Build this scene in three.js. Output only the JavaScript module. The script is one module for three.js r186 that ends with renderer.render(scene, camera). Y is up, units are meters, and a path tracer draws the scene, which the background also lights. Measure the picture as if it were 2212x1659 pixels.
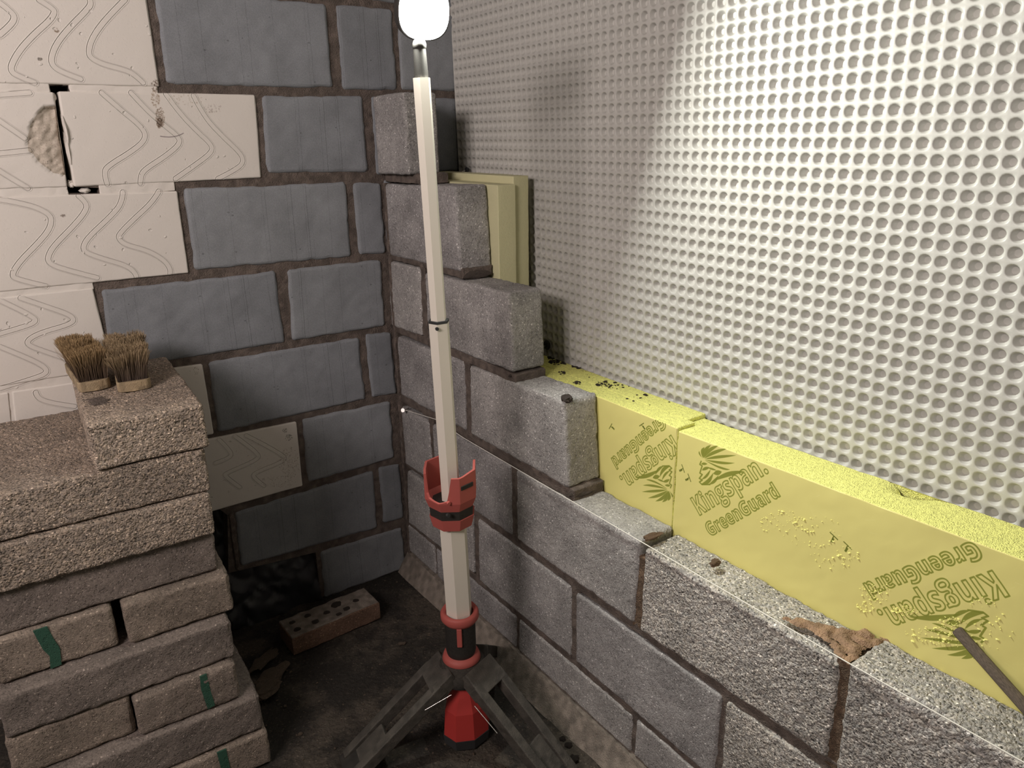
import * as THREE from 'three';
import { mergeGeometries } from 'three/addons/utils/BufferGeometryUtils.js';
import { RectAreaLightUniformsLib } from 'three/addons/lights/RectAreaLightUniformsLib.js';
RectAreaLightUniformsLib.init();

// ------------------------------------------------------------------ camera, light, exposure
// x: 0 is the face of the inner leaf on the right (camera on the minus side), z: 0 is the back wall, y: 0 is the floor
const FLOOR = 1.53;
const CAM = { x: -0.97645, y: -0.11284 + FLOOR, z: 2.02403, yaw: -0.6124, pitch: -0.3262, roll: -0.0153, f: 1589.48 };
const scene = new THREE.Scene();
scene.background = new THREE.Color(0x000000);
const camera = new THREE.PerspectiveCamera(2 * Math.atan(829.5 / CAM.f) * 180 / Math.PI, 2212 / 1659, 0.02, 30);
camera.position.set(CAM.x, CAM.y, CAM.z);
camera.rotation.set(CAM.pitch, CAM.yaw, CAM.roll, 'YXZ');
scene.add(camera); camera.updateMatrixWorld();
const renderer = new THREE.WebGLRenderer({ antialias: true });
renderer.toneMapping = THREE.LinearToneMapping;
renderer.toneMappingExposure = 1.0;
renderer.shadowMap.enabled = true;

const LAMP = { pos: new THREE.Vector3(-0.266, 0.094 + FLOOR, 0.762), dir: new THREE.Vector3(-0.26, -0.3, 0.917).normalize(), size: 0.086, power: 1040, color: 0xfdfff4 };
const SITE = { pos: new THREE.Vector3(-2.3, 0.58 + FLOOR, 1.65), aim: new THREE.Vector3(-0.85, 0.5 + FLOOR, 0), w: 0.9, h: 0.5, power: 28, color: 0xfff0eb };

// ------------------------------------------------------------------ small helpers
function rng(seed) { let s = (seed * 2654435761) >>> 0 || 1; return () => { s ^= s << 13; s >>>= 0; s ^= s >>> 17; s ^= s << 5; s >>>= 0; return s / 4294967296; }; }
function h3(x, y, z) { let h = (x * 374761393 + y * 668265263 + z * 2147483647) | 0; h = Math.imul(h ^ (h >>> 13), 1274126177); h = Math.imul(h ^ (h >>> 15), 2246822519); return ((h ^ (h >>> 16)) >>> 0) / 4294967296; }
const sm = (t) => t * t * (3 - 2 * t), lerp = (a, b, t) => a + (b - a) * t, clamp = (x, a, b) => Math.min(b, Math.max(a, x));
function noise3(x, y, z) {
  const X = Math.floor(x), Y = Math.floor(y), Z = Math.floor(z), u = sm(x - X), v = sm(y - Y), w = sm(z - Z);
  const e = (a, b, c) => h3(X + a, Y + b, Z + c);
  return lerp(lerp(lerp(e(0, 0, 0), e(1, 0, 0), u), lerp(e(0, 1, 0), e(1, 1, 0), u), v), lerp(lerp(e(0, 0, 1), e(1, 0, 1), u), lerp(e(0, 1, 1), e(1, 1, 1), u), v), w) * 2 - 1;
}
const fbm3 = (x, y, z) => noise3(x, y, z) * 0.6 + noise3(x * 2.1 + 7, y * 2.1, z * 2.1) * 0.28 + noise3(x * 4.3, y * 4.3 + 3, z * 4.3) * 0.12;
// a pixel of the photograph gives a direction; the wall, floor or top it lies on gives the distance
const ray = (px, py) => new THREE.Vector3((px - 1106) / CAM.f, -(py - 829.5) / CAM.f, -1).applyEuler(camera.rotation);
function hit(px, py, axis, v) { const d = ray(px, py), t = (v - camera.position[axis]) / d[axis]; return camera.position.clone().addScaledVector(d, t); }
const onBack = (px, py) => hit(px, py, 'z', 0), onRight = (px, py, x = 0) => hit(px, py, 'x', x), onLevel = (px, py, y) => hit(px, py, 'y', y);
const V = (x, y, z) => new THREE.Vector3(x, y, z);

// ------------------------------------------------------------------ naming
const taken = new Map();
function numbered(n) { const k = taken.get(n) ?? 0; taken.set(n, k + 1); return k ? n + '_' + String(k).padStart(3, '0') : n; }
function tag(o, label, category, group, kind) { Object.assign(o.userData, { label, category }); if (group) o.userData.group = group; if (kind) o.userData.kind = kind; return o; }
function thing(name, label, category, group, kind) { const o = new THREE.Group(); o.name = numbered(name); scene.add(o); return tag(o, label, category, group, kind); }
function mesh(name, geo, mat, parent) { const m = new THREE.Mesh(geo, mat); m.name = parent ? name : numbered(name); m.castShadow = m.receiveShadow = true; (parent ?? scene).add(m); return m; }
function single(name, geo, mat, label, category, group, kind) { return tag(mesh(name, geo, mat), label, category, group, kind); }

// ------------------------------------------------------------------ textures
const N = 1024;
function tileNoise(cells, seed, size = N) {            // value noise that repeats
  const out = new Float32Array(size * size), k = cells / size;
  for (let y = 0; y < size; y++) { const fy = y * k, Y = Math.floor(fy), v = sm(fy - Y), Y1 = (Y + 1) % cells;
    for (let x = 0; x < size; x++) { const fx = x * k, X = Math.floor(fx), u = sm(fx - X), X1 = (X + 1) % cells;
      out[y * size + x] = lerp(lerp(h3(X, Y, seed), h3(X1, Y, seed), u), lerp(h3(X, Y1, seed), h3(X1, Y1, seed), u), v); } }
  return out;
}
function worley(cells, seed, size = N) {               // distance to nearest and second nearest grain, and the grain's own number
  const f1 = new Float32Array(size * size), f2 = new Float32Array(size * size), id = new Float32Array(size * size), k = cells / size;
  const px = new Float32Array(cells * cells), py = new Float32Array(cells * cells), pr = new Float32Array(cells * cells);
  for (let j = 0; j < cells; j++) for (let i = 0; i < cells; i++) { const c = j * cells + i; px[c] = h3(i, j, seed); py[c] = h3(i, j, seed + 1); pr[c] = h3(i, j, seed + 2); }
  for (let y = 0; y < size; y++) { const fy = y * k, Y = Math.floor(fy), dy0 = fy - Y;
    for (let x = 0; x < size; x++) { const fx = x * k, X = Math.floor(fx), dx0 = fx - X; let a = 9, b = 9, r = 0;
      for (let j = -1; j < 2; j++) for (let i = -1; i < 2; i++) { const c = ((Y + j + cells) % cells) * cells + (X + i + cells) % cells, dx = px[c] + i - dx0, dy = py[c] + j - dy0, d = dx * dx + dy * dy;
        if (d < a) { b = a; a = d; r = pr[c]; } else if (d < b) b = d; }
      const o = y * size + x; f1[o] = Math.sqrt(a); f2[o] = Math.sqrt(b); id[o] = r; } }
  return { f1, f2, id };
}
function dataTex(fn, size = N, srgb = false) {
  const d = new Uint8Array(size * size * 4);
  for (let i = 0; i < size * size; i++) { const c = fn(i); d[4 * i] = clamp(c[0], 0, 255); d[4 * i + 1] = clamp(c[1], 0, 255); d[4 * i + 2] = clamp(c[2], 0, 255); d[4 * i + 3] = 255; }
  const t = new THREE.DataTexture(d, size, size); t.wrapS = t.wrapT = THREE.RepeatWrapping; t.magFilter = THREE.LinearFilter; t.minFilter = THREE.LinearFilter;
  if (srgb) t.colorSpace = THREE.SRGBColorSpace; t.needsUpdate = true; return t;
}
const grey3 = (v) => [v, v, v];
const tn8 = tileNoise(8, 11), tn24 = tileNoise(24, 12), tn90 = tileNoise(90, 13), tn300 = tileNoise(300, 14), tn500 = tileNoise(512, 15);
const w100 = worley(96, 21), w190 = worley(180, 31);
// open-textured dense block: grains about 5 mm, with pits between them (one tile is 0.5 m)
const coarseH = new Float32Array(N * N);
for (let i = 0; i < N * N; i++) {
  const pit = clamp((tn90[i] * 0.65 + tn24[i] * 0.35 - 0.4) * 5, 0, 1);
  const g1 = clamp(1.08 - w100.f1[i] * 1.25, 0, 1) * (0.5 + 0.5 * w100.id[i]), g2 = clamp(1.05 - w190.f1[i] * 1.2, 0, 1) * (0.45 + 0.55 * w190.id[i]);
  coarseH[i] = clamp(0.24 + Math.max(g1, g2 * 0.85) * 0.76 - (1 - pit) * 0.55 * (w190.id[i] > 0.35 ? 1 : 0.2), 0, 1);
}
const coarseBump = dataTex((i) => grey3(coarseH[i] * 255));
const coarseMap = dataTex((i) => { const g = w190.id[i], q = w100.id[i]; let v = 150 + (g - 0.5) * 62 + (q - 0.5) * 26 + (tn8[i] - 0.5) * 26 + (tn500[i] - 0.5) * 20; if (g > 0.975) v += 55; if (g < 0.05) v -= 42; return [v * 1.0, v * (0.985 - 0.02 * q), v * (0.965 - 0.05 * q)]; }, N, true);
// closer-textured block: grains about 2.5 mm, fewer pits
const fineH = new Float32Array(N * N);
for (let i = 0; i < N * N; i++) { const pit = clamp((tn300[i] * 0.5 + tn90[i] * 0.5 - 0.26) * 8, 0, 1); fineH[i] = clamp(0.45 + 0.3 * clamp(1 - w190.f1[i] * 1.2, 0, 1) * w190.id[i] + 0.2 * tn500[i] - (1 - pit) * 0.45, 0, 1); }
const fineBump = dataTex((i) => grey3(fineH[i] * 255));
const fineMap = dataTex((i) => { const g = w190.id[i]; let v = 150 + (g - 0.5) * 34 + (tn8[i] - 0.5) * 30 + (tn24[i] - 0.5) * 14 + (tn500[i] - 0.5) * 24; if (g > 0.985) v += 50; if (fineH[i] < 0.2) v -= 18; return [v, v * 0.985, v * 0.968]; }, N, true);
// smooth machine-cut block: fine grain, a few thin drag lines and small blow holes
const lineR = rng(77), dragX = Array.from({ length: 17 }, () => [lineR(), 0.3 + lineR() * 0.7]);
const holes = Array.from({ length: 26 }, () => [lineR(), lineR(), 0.002 + lineR() * 0.004]);
const smoothH = new Float32Array(N * N).fill(0.6);
for (let i = 0; i < N * N; i++) smoothH[i] += (tn500[i] - 0.5) * 0.12 + (tn300[i] - 0.5) * 0.1;
for (const [x, s] of dragX) { const c = Math.floor(x * N); for (let y = 0; y < N; y++) { const w = (c + Math.round((tn24[y] - 0.5) * 3) + N) % N; smoothH[y * N + w] -= 0.3 * s; smoothH[y * N + (w + 1) % N] -= 0.2 * s; } }
for (const [x, y, r] of holes) { const R = Math.ceil(r * N); for (let b = -R; b <= R; b++) for (let a = -R; a <= R; a++) if (a * a + b * b * 2.2 < R * R) smoothH[((Math.floor(y * N) + b + N) % N) * N + (Math.floor(x * N) + a + N) % N] = 0.12; }
const smoothBump = dataTex((i) => grey3(smoothH[i] * 255));
const smoothMap = dataTex((i) => { const v = 140 + (tn8[i] - 0.5) * 13 + (tn24[i] - 0.5) * 8 + (tn500[i] - 0.5) * 22 + (smoothH[i] < 0.45 ? -22 : 0); return [v * 0.985, v, v * 1.015]; }, N, true);
// mortar and dirt
const mortarBump = dataTex((i) => grey3((tn300[i] * 0.45 + tn90[i] * 0.4 + tn500[i] * 0.15) * 255));
const mortarMap = dataTex((i) => { const v = 150 + (tn24[i] - 0.5) * 50 + (tn500[i] - 0.5) * 36; return [v * 1.02, v * 0.97, v * 0.92]; }, N, true);
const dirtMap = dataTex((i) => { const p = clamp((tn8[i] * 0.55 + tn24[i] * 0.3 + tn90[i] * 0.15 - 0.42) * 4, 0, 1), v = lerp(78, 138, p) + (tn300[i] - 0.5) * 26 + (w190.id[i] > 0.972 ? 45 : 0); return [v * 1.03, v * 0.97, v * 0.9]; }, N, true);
const dirtBump = dataTex((i) => grey3((tn24[i] * 0.4 + tn90[i] * 0.35 + w190.id[i] * 0.25) * 255));
// extruded foam: cut edge with open cells
const foamH = new Float32Array(N * N);
for (let i = 0; i < N * N; i++) foamH[i] = 0.55 * (1 - clamp(w190.f1[i] * 1.1, 0, 1)) + 0.45 * tn90[i];
const foamBump = dataTex((i) => grey3(foamH[i] * 255));
const foamMap = dataTex((i) => { const fleck = w100.f1[i] < 0.22 && w100.id[i] > 0.72 ? 0.72 : 1, k = (0.96 + (tn90[i] - 0.5) * 0.1) * fleck; return [240 * k, 238 * k, 140 * k]; }, N, true);
function rep(t, tile) { const c = t.clone(); c.repeat.set(1 / tile, 1 / tile); c.needsUpdate = true; return c; }

function std(color, o = {}) { return new THREE.MeshStandardMaterial({ color, roughness: 0.9, metalness: 0, ...o }); }
const lin = (r, g, b) => new THREE.Color().setRGB(r, g, b);
const T05 = { cm: rep(coarseMap, 0.5), cb: rep(coarseBump, 0.5), fm: rep(fineMap, 0.5), fb: rep(fineBump, 0.5), sm: rep(smoothMap, 0.5), sb: rep(smoothBump, 0.5), mm: rep(mortarMap, 0.3), mb: rep(mortarBump, 0.3), dm: rep(dirtMap, 0.7), db: rep(dirtBump, 0.7), om: rep(foamMap, 0.4), ob: rep(foamBump, 0.4) };
const coarseMat = (c) => std(c, { map: T05.cm, bumpMap: T05.cb, bumpScale: 0.0034, roughness: 0.95 });
const fineMat = (c) => std(c, { map: T05.fm, bumpMap: T05.fb, bumpScale: 0.0016, roughness: 0.95 });
const smoothMat = (c) => std(c, { map: T05.sm, bumpMap: T05.sb, bumpScale: 0.0009, roughness: 0.85 });
const M = {
  coarse: [coarseMat(lin(1.3, 1.3, 1.3)), coarseMat(lin(1.24, 1.24, 1.25)), coarseMat(lin(1.34, 1.34, 1.33))],
  fine: [fineMat(lin(1.06, 1.06, 1.08)), fineMat(lin(0.97, 0.97, 1.0)), fineMat(lin(1.12, 1.12, 1.13))],
  stackCoarse: [coarseMat(lin(1.16, 1.0, 0.87)), coarseMat(lin(0.94, 0.81, 0.71))],
  stackFine: [fineMat(lin(0.78, 0.66, 0.56)), fineMat(lin(0.7, 0.595, 0.52)), fineMat(lin(0.6, 0.52, 0.475))],
  smooth: [smoothMat(lin(0.94, 0.97, 1.02)), smoothMat(lin(0.87, 0.9, 0.95)), smoothMat(lin(1.0, 1.03, 1.07))],
  mortar: std(lin(0.43, 0.385, 0.37), { map: T05.mm, bumpMap: T05.mb, bumpScale: 0.003 }),
  midMortar: std(lin(0.5, 0.37, 0.27), { map: T05.mm, bumpMap: T05.mb, bumpScale: 0.005 }),
  freshMortar: std(lin(0.95, 0.68, 0.48), { map: T05.mm, bumpMap: T05.mb, bumpScale: 0.003 }),
  darkMortar: std(lin(0.2, 0.17, 0.15), { map: T05.mm, bumpMap: T05.mb, bumpScale: 0.004 }),
  foamCut: std(lin(0.98, 1.0, 1.0), { map: T05.om, bumpMap: T05.ob, bumpScale: 0.002 }),
  paintPlain: std(lin(0.74, 0.71, 0.67), { roughness: 0.75, bumpMap: T05.mb, bumpScale: 0.0008 }),
  concrete: std(lin(0.75, 0.72, 0.68), { map: T05.mm, bumpMap: T05.mb, bumpScale: 0.003 }),
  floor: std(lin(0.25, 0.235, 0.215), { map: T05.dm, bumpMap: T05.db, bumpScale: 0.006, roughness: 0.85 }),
  tube: std(lin(0.74, 0.7, 0.62), { roughness: 0.45 }),
  red: std(lin(0.5, 0.045, 0.04), { roughness: 0.5 }),
  redWorn: std(lin(0.44, 0.1, 0.085), { roughness: 0.6 }),
  black: std(lin(0.035, 0.036, 0.038), { roughness: 0.6, bumpMap: T05.mb, bumpScale: 0.0006 }),
  dusty: std(lin(0.2, 0.2, 0.19), { roughness: 0.75, map: T05.mm, bumpMap: T05.mb, bumpScale: 0.0012 }),
  rubber: std(lin(0.07, 0.07, 0.068), { roughness: 0.7, map: T05.mm }),
  steel: std(lin(0.75, 0.74, 0.72), { roughness: 0.25, metalness: 1 }),
};

// ------------------------------------------------------------------ rounded, slightly uneven block
// quad: four corners of its front face (bottom left, bottom right, top right, top left); it goes back by depth along back
function smoothNormals(pos, idx) {
  const key = new Map(), of = new Int32Array(pos.length / 3), acc = [];
  for (let i = 0; i < of.length; i++) { const k = Math.round(pos[3 * i] * 2e4) + '_' + Math.round(pos[3 * i + 1] * 2e4) + '_' + Math.round(pos[3 * i + 2] * 2e4); let n = key.get(k); if (n === undefined) { n = acc.length; key.set(k, n); acc.push([0, 0, 0]); } of[i] = n; }
  for (let t = 0; t < idx.length; t += 3) {
    const [a, b, c] = [idx[t], idx[t + 1], idx[t + 2]], ux = pos[3 * b] - pos[3 * a], uy = pos[3 * b + 1] - pos[3 * a + 1], uz = pos[3 * b + 2] - pos[3 * a + 2], vx = pos[3 * c] - pos[3 * a], vy = pos[3 * c + 1] - pos[3 * a + 1], vz = pos[3 * c + 2] - pos[3 * a + 2];
    const nx = uy * vz - uz * vy, ny = uz * vx - ux * vz, nz = ux * vy - uy * vx;
    for (const q of [a, b, c]) { const s = acc[of[q]]; s[0] += nx; s[1] += ny; s[2] += nz; }
  }
  const nor = new Float32Array(pos.length);
  for (let i = 0; i < of.length; i++) { const s = acc[of[i]], l = Math.hypot(...s) || 1; nor[3 * i] = s[0] / l; nor[3 * i + 1] = s[1] / l; nor[3 * i + 2] = s[2] / l; }
  return nor;
}
let blockSeed = 1;
function blockGeo(quad, back, depth, o = {}) {
  const { r = 0.006, cell = 0.02, amp = 0.001, freq = 60, low = 0, groups = false, uvOf = null, disp = null, skipBack = true } = o, seed = blockSeed++ * 17.37;
  const [BL, BR, TR, TL] = quad, w = (BL.distanceTo(BR) + TL.distanceTo(TR)) / 2, h = (BL.distanceTo(TL) + BR.distanceTo(TR)) / 2, d = depth;
  const out = V(0, 0, 0).crossVectors(BR.clone().sub(BL), TL.clone().sub(BL)).normalize();
  const into = back.clone().normalize(), flip = out.dot(into) > 0 ? -1 : 1;
  const stops = (L) => { const n = Math.max(1, Math.ceil((L - 2 * r) / cell)), s = [0, r * 0.35, r * 0.75]; for (let i = 0; i <= n; i++) s.push(r + (L - 2 * r) * i / n); s.push(L - r * 0.75, L - r * 0.35, L); return s.map((x) => x - L / 2); };
  const A = stops(w), B = stops(h), C = stops(d), hw = w / 2, hh = h / 2, hd = d / 2;
  const faces = [[A, B, (a, b) => [a, b, hd]], [C, B, (c, b) => [hw, b, -c]], [C, B, (c, b) => [-hw, b, c]], [A, C, (a, c) => [a, hh, -c]], [A, C, (a, c) => [a, -hh, c]]];
  if (!skipBack) faces.push([A, B, (a, b) => [-a, b, -hd]]);
  const pos = [], uv = [], idx = [], ranges = [], p = V(0, 0, 0), q = V(0, 0, 0), off = [seed * 0.618 % 1, seed * 0.382 % 1];
  faces.forEach(([U, W, f], fi) => {
    const base = pos.length / 3, start = idx.length;
    for (const v of W) for (const u of U) {
      let [a, b, c] = f(u, v); const ia = clamp(a, -hw + r, hw - r), ib = clamp(b, -hh + r, hh - r), ic = clamp(c, -hd + r, hd - r);
      let nx = a - ia, ny = b - ib, nz = c - ic; const l = Math.hypot(nx, ny, nz) || 1; nx /= l; ny /= l; nz /= l;
      const edge = (Math.abs(nx) > 0.1) + (Math.abs(ny) > 0.1) + (Math.abs(nz) > 0.1) > 1 ? 1 : 0;
      let e = amp * fbm3(a * freq + seed, b * freq, c * freq) + (low ? low * noise3(a * 9 + seed, b * 9, c * 9 + 5) : 0);
      if (edge) e -= amp * 1.6 * Math.max(0, noise3(a * 34 + seed, b * 34 + 9, c * 34));
      a = ia + nx * (r + e); b = ib + ny * (r + e); c = ic + nz * (r + e);
      const s = a / w + 0.5, t = b / h + 0.5;
      p.copy(BL).lerp(BR, s); q.copy(TL).lerp(TR, s); p.lerp(q, t).addScaledVector(into, hd - c);
      if (disp) disp(p, fi);
      pos.push(p.x, p.y, p.z);
      if (uvOf) uv.push(...uvOf(p)); else if (fi === 0 || fi === 5) uv.push(a + off[0], b + off[1]); else if (fi < 3) uv.push(c + off[1], b + off[0]); else uv.push(a + off[1], c + off[0] + 0.3);
    }
    const n = U.length;
    for (let j = 0; j < W.length - 1; j++) for (let i = 0; i < n - 1; i++) { const k = base + j * n + i; if (flip > 0) idx.push(k, k + 1, k + n + 1, k, k + n + 1, k + n); else idx.push(k, k + n + 1, k + 1, k, k + n, k + n + 1); }
    ranges.push([start, idx.length - start]);
  });
  const g = new THREE.BufferGeometry(); g.setAttribute('position', new THREE.Float32BufferAttribute(pos, 3)); g.setAttribute('normal', new THREE.BufferAttribute(smoothNormals(pos, idx), 3)); g.setAttribute('uv', new THREE.Float32BufferAttribute(uv, 2)); g.setIndex(idx);
  if (groups) { g.addGroup(ranges[0][0], ranges[0][1], 0); g.addGroup(ranges[1][0], idx.length - ranges[1][0], 1); }
  return g;
}
// axis-aligned box by its bounds, front face looking along face ('z', '-x', 'y')
function boxBlock(x0, x1, y0, y1, z0, z1, o = {}) {
  if (o.face === '-x') return blockGeo([V(x0, y0, z0), V(x0, y0, z1), V(x0, y1, z1), V(x0, y1, z0)], V(1, 0, 0), x1 - x0, { skipBack: false, ...o });
  return blockGeo([V(x0, y0, z1), V(x1, y0, z1), V(x1, y1, z1), V(x0, y1, z1)], V(0, 0, -1), z1 - z0, { skipBack: false, ...o });
}
function tubeGeo(a, b, r0, r1 = r0, seg = 8, open = false) { const g = new THREE.CylinderGeometry(r1, r0, a.distanceTo(b), seg, 1, open); g.applyQuaternion(new THREE.Quaternion().setFromUnitVectors(V(0, 1, 0), b.clone().sub(a).normalize())); const m = a.clone().add(b).multiplyScalar(0.5); g.translate(m.x, m.y, m.z); return g; }
function lumpGeo(rx, ry, rz, seed, rough = 0.35, detail = 3) { const g = new THREE.IcosahedronGeometry(1, detail), p = g.attributes.position; for (let i = 0; i < p.count; i++) { const v = V(p.getX(i), p.getY(i), p.getZ(i)), k = 1 + rough * fbm3(v.x * 2 + seed, v.y * 2, v.z * 2 + seed); p.setXYZ(i, v.x * rx * k, v.y * ry * k, v.z * rz * k); } g.computeVertexNormals(); return g; }
const flat = (g) => { const n = g.index ? g.toNonIndexed() : g; n.computeVertexNormals(); return n; };
const pick = (a, i) => a[i % a.length];

// ------------------------------------------------------------------ the room outside the frame
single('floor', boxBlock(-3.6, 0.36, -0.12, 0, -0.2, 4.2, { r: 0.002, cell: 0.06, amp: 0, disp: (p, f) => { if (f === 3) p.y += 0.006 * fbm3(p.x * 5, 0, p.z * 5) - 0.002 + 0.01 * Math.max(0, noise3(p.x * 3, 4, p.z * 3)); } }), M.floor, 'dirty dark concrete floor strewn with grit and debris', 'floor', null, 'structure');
single('ceiling', boxBlock(-3.6, 0.36, 2.42, 2.56, -0.2, 4.2, { cell: 1, amp: 0 }), M.concrete, 'grey ceiling above the unfinished room', 'ceiling', null, 'structure');
single('wall_left', boxBlock(-3.72, -3.6, 0, 2.42, -0.2, 4.2, { cell: 1, amp: 0 }), M.paintPlain, 'white painted wall far to the left of the block stack', 'wall', null, 'structure');
single('wall_front', boxBlock(-3.6, 0.36, 0, 2.42, 4.2, 4.32, { cell: 1, amp: 0 }), M.paintPlain, 'white painted wall facing the toothed block wall', 'wall', null, 'structure');
single('wall_outer', boxBlock(0.262, 0.38, 0, 2.42, -0.2, 4.2, { cell: 1, amp: 0 }), M.concrete, 'outer wall hidden behind the white dimpled membrane', 'wall', null, 'structure');

// ------------------------------------------------------------------ back wall
const wallBack = thing('wall_back', 'block wall with white painted old blocks toothed into dark grey new blocks', 'wall', null, 'structure');
const INTO = V(0, 0, -1);
// paint: comb tracks and stains are drawn where they are on the wall; the canvas covers x -1.0 .. -0.25, y -1.2 .. 0.3 (from the datum)
const PX0 = -1.02, PX1 = -0.27, PY0 = -1.2 + FLOOR, PY1 = 0.3 + FLOOR, PW = 1024, PH = 2048;
function paintCanvas() { const c = document.createElement('canvas'); c.width = PW; c.height = PH; return c; }
const toPaint = (px, py) => { const p = onBack(px, py); return [(p.x - PX0) / (PX1 - PX0) * PW, (PY1 - p.y) / (PY1 - PY0) * PH]; };
const cA = (s, ox, oy) => ([x, y]) => toPaint(ox + x / s, oy + y / s);
const z4 = cA(2.514, 0, 0), z1 = cA(2.949, 0, 0), z3 = cA(3.95, 0, 600), z2 = cA(2.86, 420, 700);
const tracks = [
  [z4, [[0, 15], [60, 60], [85, 95], [60, 140], [0, 190]]],
  [z4, [[215, 0], [290, 45], [300, 70], [270, 115], [190, 185], [110, 270], [65, 350], [62, 385], [90, 410], [190, 450]]],
  [z4, [[490, 0], [500, 20], [470, 60], [380, 150], [310, 235], [280, 310], [285, 355], [340, 395], [440, 430]]],
  [z4, [[680, 0], [610, 70], [540, 150], [495, 225], [483, 285], [495, 315], [560, 350], [660, 375], [730, 400], [780, 450]]],
  [z4, [[555, 505], [650, 590], [750, 670], [795, 725], [780, 775], [700, 835], [600, 895], [562, 935], [585, 1000]]],
  [z4, [[715, 505], [800, 600], [900, 685], [975, 745], [978, 785], [900, 850], [790, 920], [765, 955], [765, 995]]],
  [z1, [[1060, 600], [1130, 700], [1250, 830], [1350, 920], [1355, 970], [1250, 1050], [1120, 1140]]],
  [z1, [[1235, 610], [1300, 740], [1420, 870], [1540, 980], [1555, 1040], [1490, 1090], [1390, 1140]]],
  [z1, [[0, 770], [160, 880]]], [z1, [[0, 980], [190, 960]]], [z1, [[0, 605], [190, 592]]], [z1, [[0, 1090], [180, 1200]]],
  [z4, [[0, 1085], [150, 1110], [250, 1150], [285, 1185], [270, 1250], [200, 1330], [110, 1420], [65, 1490], [90, 1520], [250, 1555]]],
  [z4, [[430, 1065], [480, 1105], [460, 1160], [390, 1240], [290, 1340], [260, 1400], [270, 1430], [330, 1460], [530, 1510]]],
  [z4, [[670, 1045], [665, 1105], [600, 1180], [480, 1290], [450, 1345], [470, 1375], [570, 1410], [680, 1440], [740, 1480], [745, 1510]]],
  [z4, [[865, 1040], [830, 1100], [740, 1180], [650, 1270], [645, 1295], [680, 1330], [800, 1360], [890, 1410], [930, 1460], [925, 1490]]],
  [z3, [[0, 195], [150, 265], [290, 340], [310, 370], [250, 410], [0, 480]]],
  [z3, [[180, 175], [400, 250], [580, 310], [640, 355], [600, 400], [350, 470], [240, 530], [240, 575], [350, 620], [560, 690]]],
  [z3, [[0, 590], [200, 670], [370, 750], [410, 800], [350, 845], [0, 950]]],
  [z3, [[310, 980], [320, 1030], [450, 1075], [640, 1100]]],
  [z2, [[150, 715], [230, 790], [220, 830], [130, 860]]], [z2, [[250, 695], [400, 800], [390, 840], [200, 920], [180, 940], [280, 1010]]], [z2, [[320, 690], [560, 810], [550, 850], [370, 920], [360, 950], [430, 1000]]],
];
function trackPath(g, pts) { g.beginPath(); g.moveTo(...pts[0]); for (let i = 1; i < pts.length - 1; i++) { const [x, y] = pts[i], [u, v] = pts[i + 1]; g.quadraticCurveTo(x, y, i === pts.length - 2 ? u : (x + u) / 2, i === pts.length - 2 ? v : (y + v) / 2); } if (pts.length === 2) g.lineTo(...pts[1]); }
const bumpC = paintCanvas(), bg = bumpC.getContext('2d'), colC = paintCanvas(), cg = colC.getContext('2d');
bg.fillStyle = 'rgb(128,128,128)'; bg.fillRect(0, 0, PW, PH);
cg.fillStyle = 'rgb(236,233,228)'; cg.fillRect(0, 0, PW, PH);
const pr = rng(5);
for (let i = 0; i < 9000; i++) { const x = pr() * PW, y = pr() * PH, s = 1 + pr() * 3, v = 128 + (pr() - 0.5) * 26 | 0; bg.fillStyle = `rgba(${v},${v},${v},0.6)`; bg.beginPath(); bg.ellipse(x, y, s, s * (0.5 + pr()), pr() * 3, 0, 7); bg.fill(); }
for (let i = 0; i < 26000; i++) { const v = 128 + (pr() - 0.5) * 44 | 0, k = 1 + pr() * 1.6; bg.fillStyle = `rgba(${v},${v},${v},0.75)`; bg.fillRect(pr() * PW, pr() * PH, k, k); }
bg.lineJoin = bg.lineCap = 'round';
for (const [f, raw] of tracks) { const pts = raw.map(f); for (const [w, v] of [[21, 168], [17, 60], [13, 150], [11, 138]]) { bg.lineWidth = w; bg.strokeStyle = `rgb(${v},${v},${v})`; trackPath(bg, pts); bg.stroke(); } }
for (let i = 0; i < 260; i++) { const x = pr() * PW, y = pr() * PH, s = 1 + pr() * 2.4; bg.fillStyle = pr() < 0.5 ? 'rgb(50,50,50)' : 'rgb(190,190,190)'; bg.beginPath(); bg.ellipse(x, y, s, s * 1.6, pr() * 3, 0, 7); bg.fill(); }
function speckle(px, py, rx, ry, n, col, seed, smin = 1, smax = 3) { const q = rng(seed); for (let i = 0; i < n; i++) { const a = q() * 6.283, k = Math.sqrt(q()), [x, y] = toPaint(px + Math.cos(a) * k * rx, py + Math.sin(a) * k * ry); cg.fillStyle = col; cg.globalAlpha = 0.15 + q() * 0.4; cg.beginPath(); cg.ellipse(x, y, smin + q() * (smax - smin), smin + q() * (smax - smin), q() * 3, 0, 7); cg.fill(); } cg.globalAlpha = 1; }
speckle(338, 185, 12, 14, 90, '#6d5f52', 1); speckle(336, 212, 9, 20, 90, '#a08f7c', 2); speckle(346, 255, 10, 22, 160, '#7d6a58', 3); speckle(345, 265, 7, 10, 90, '#5f4d40', 4); speckle(122, 65, 5, 4, 18, '#8a7a6a', 5); speckle(86, 128, 5, 3, 14, '#5d5750', 6); speckle(137, 466, 5, 4, 16, '#7a7068', 7); speckle(400, 215, 40, 12, 40, '#b5a99a', 8);
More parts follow.
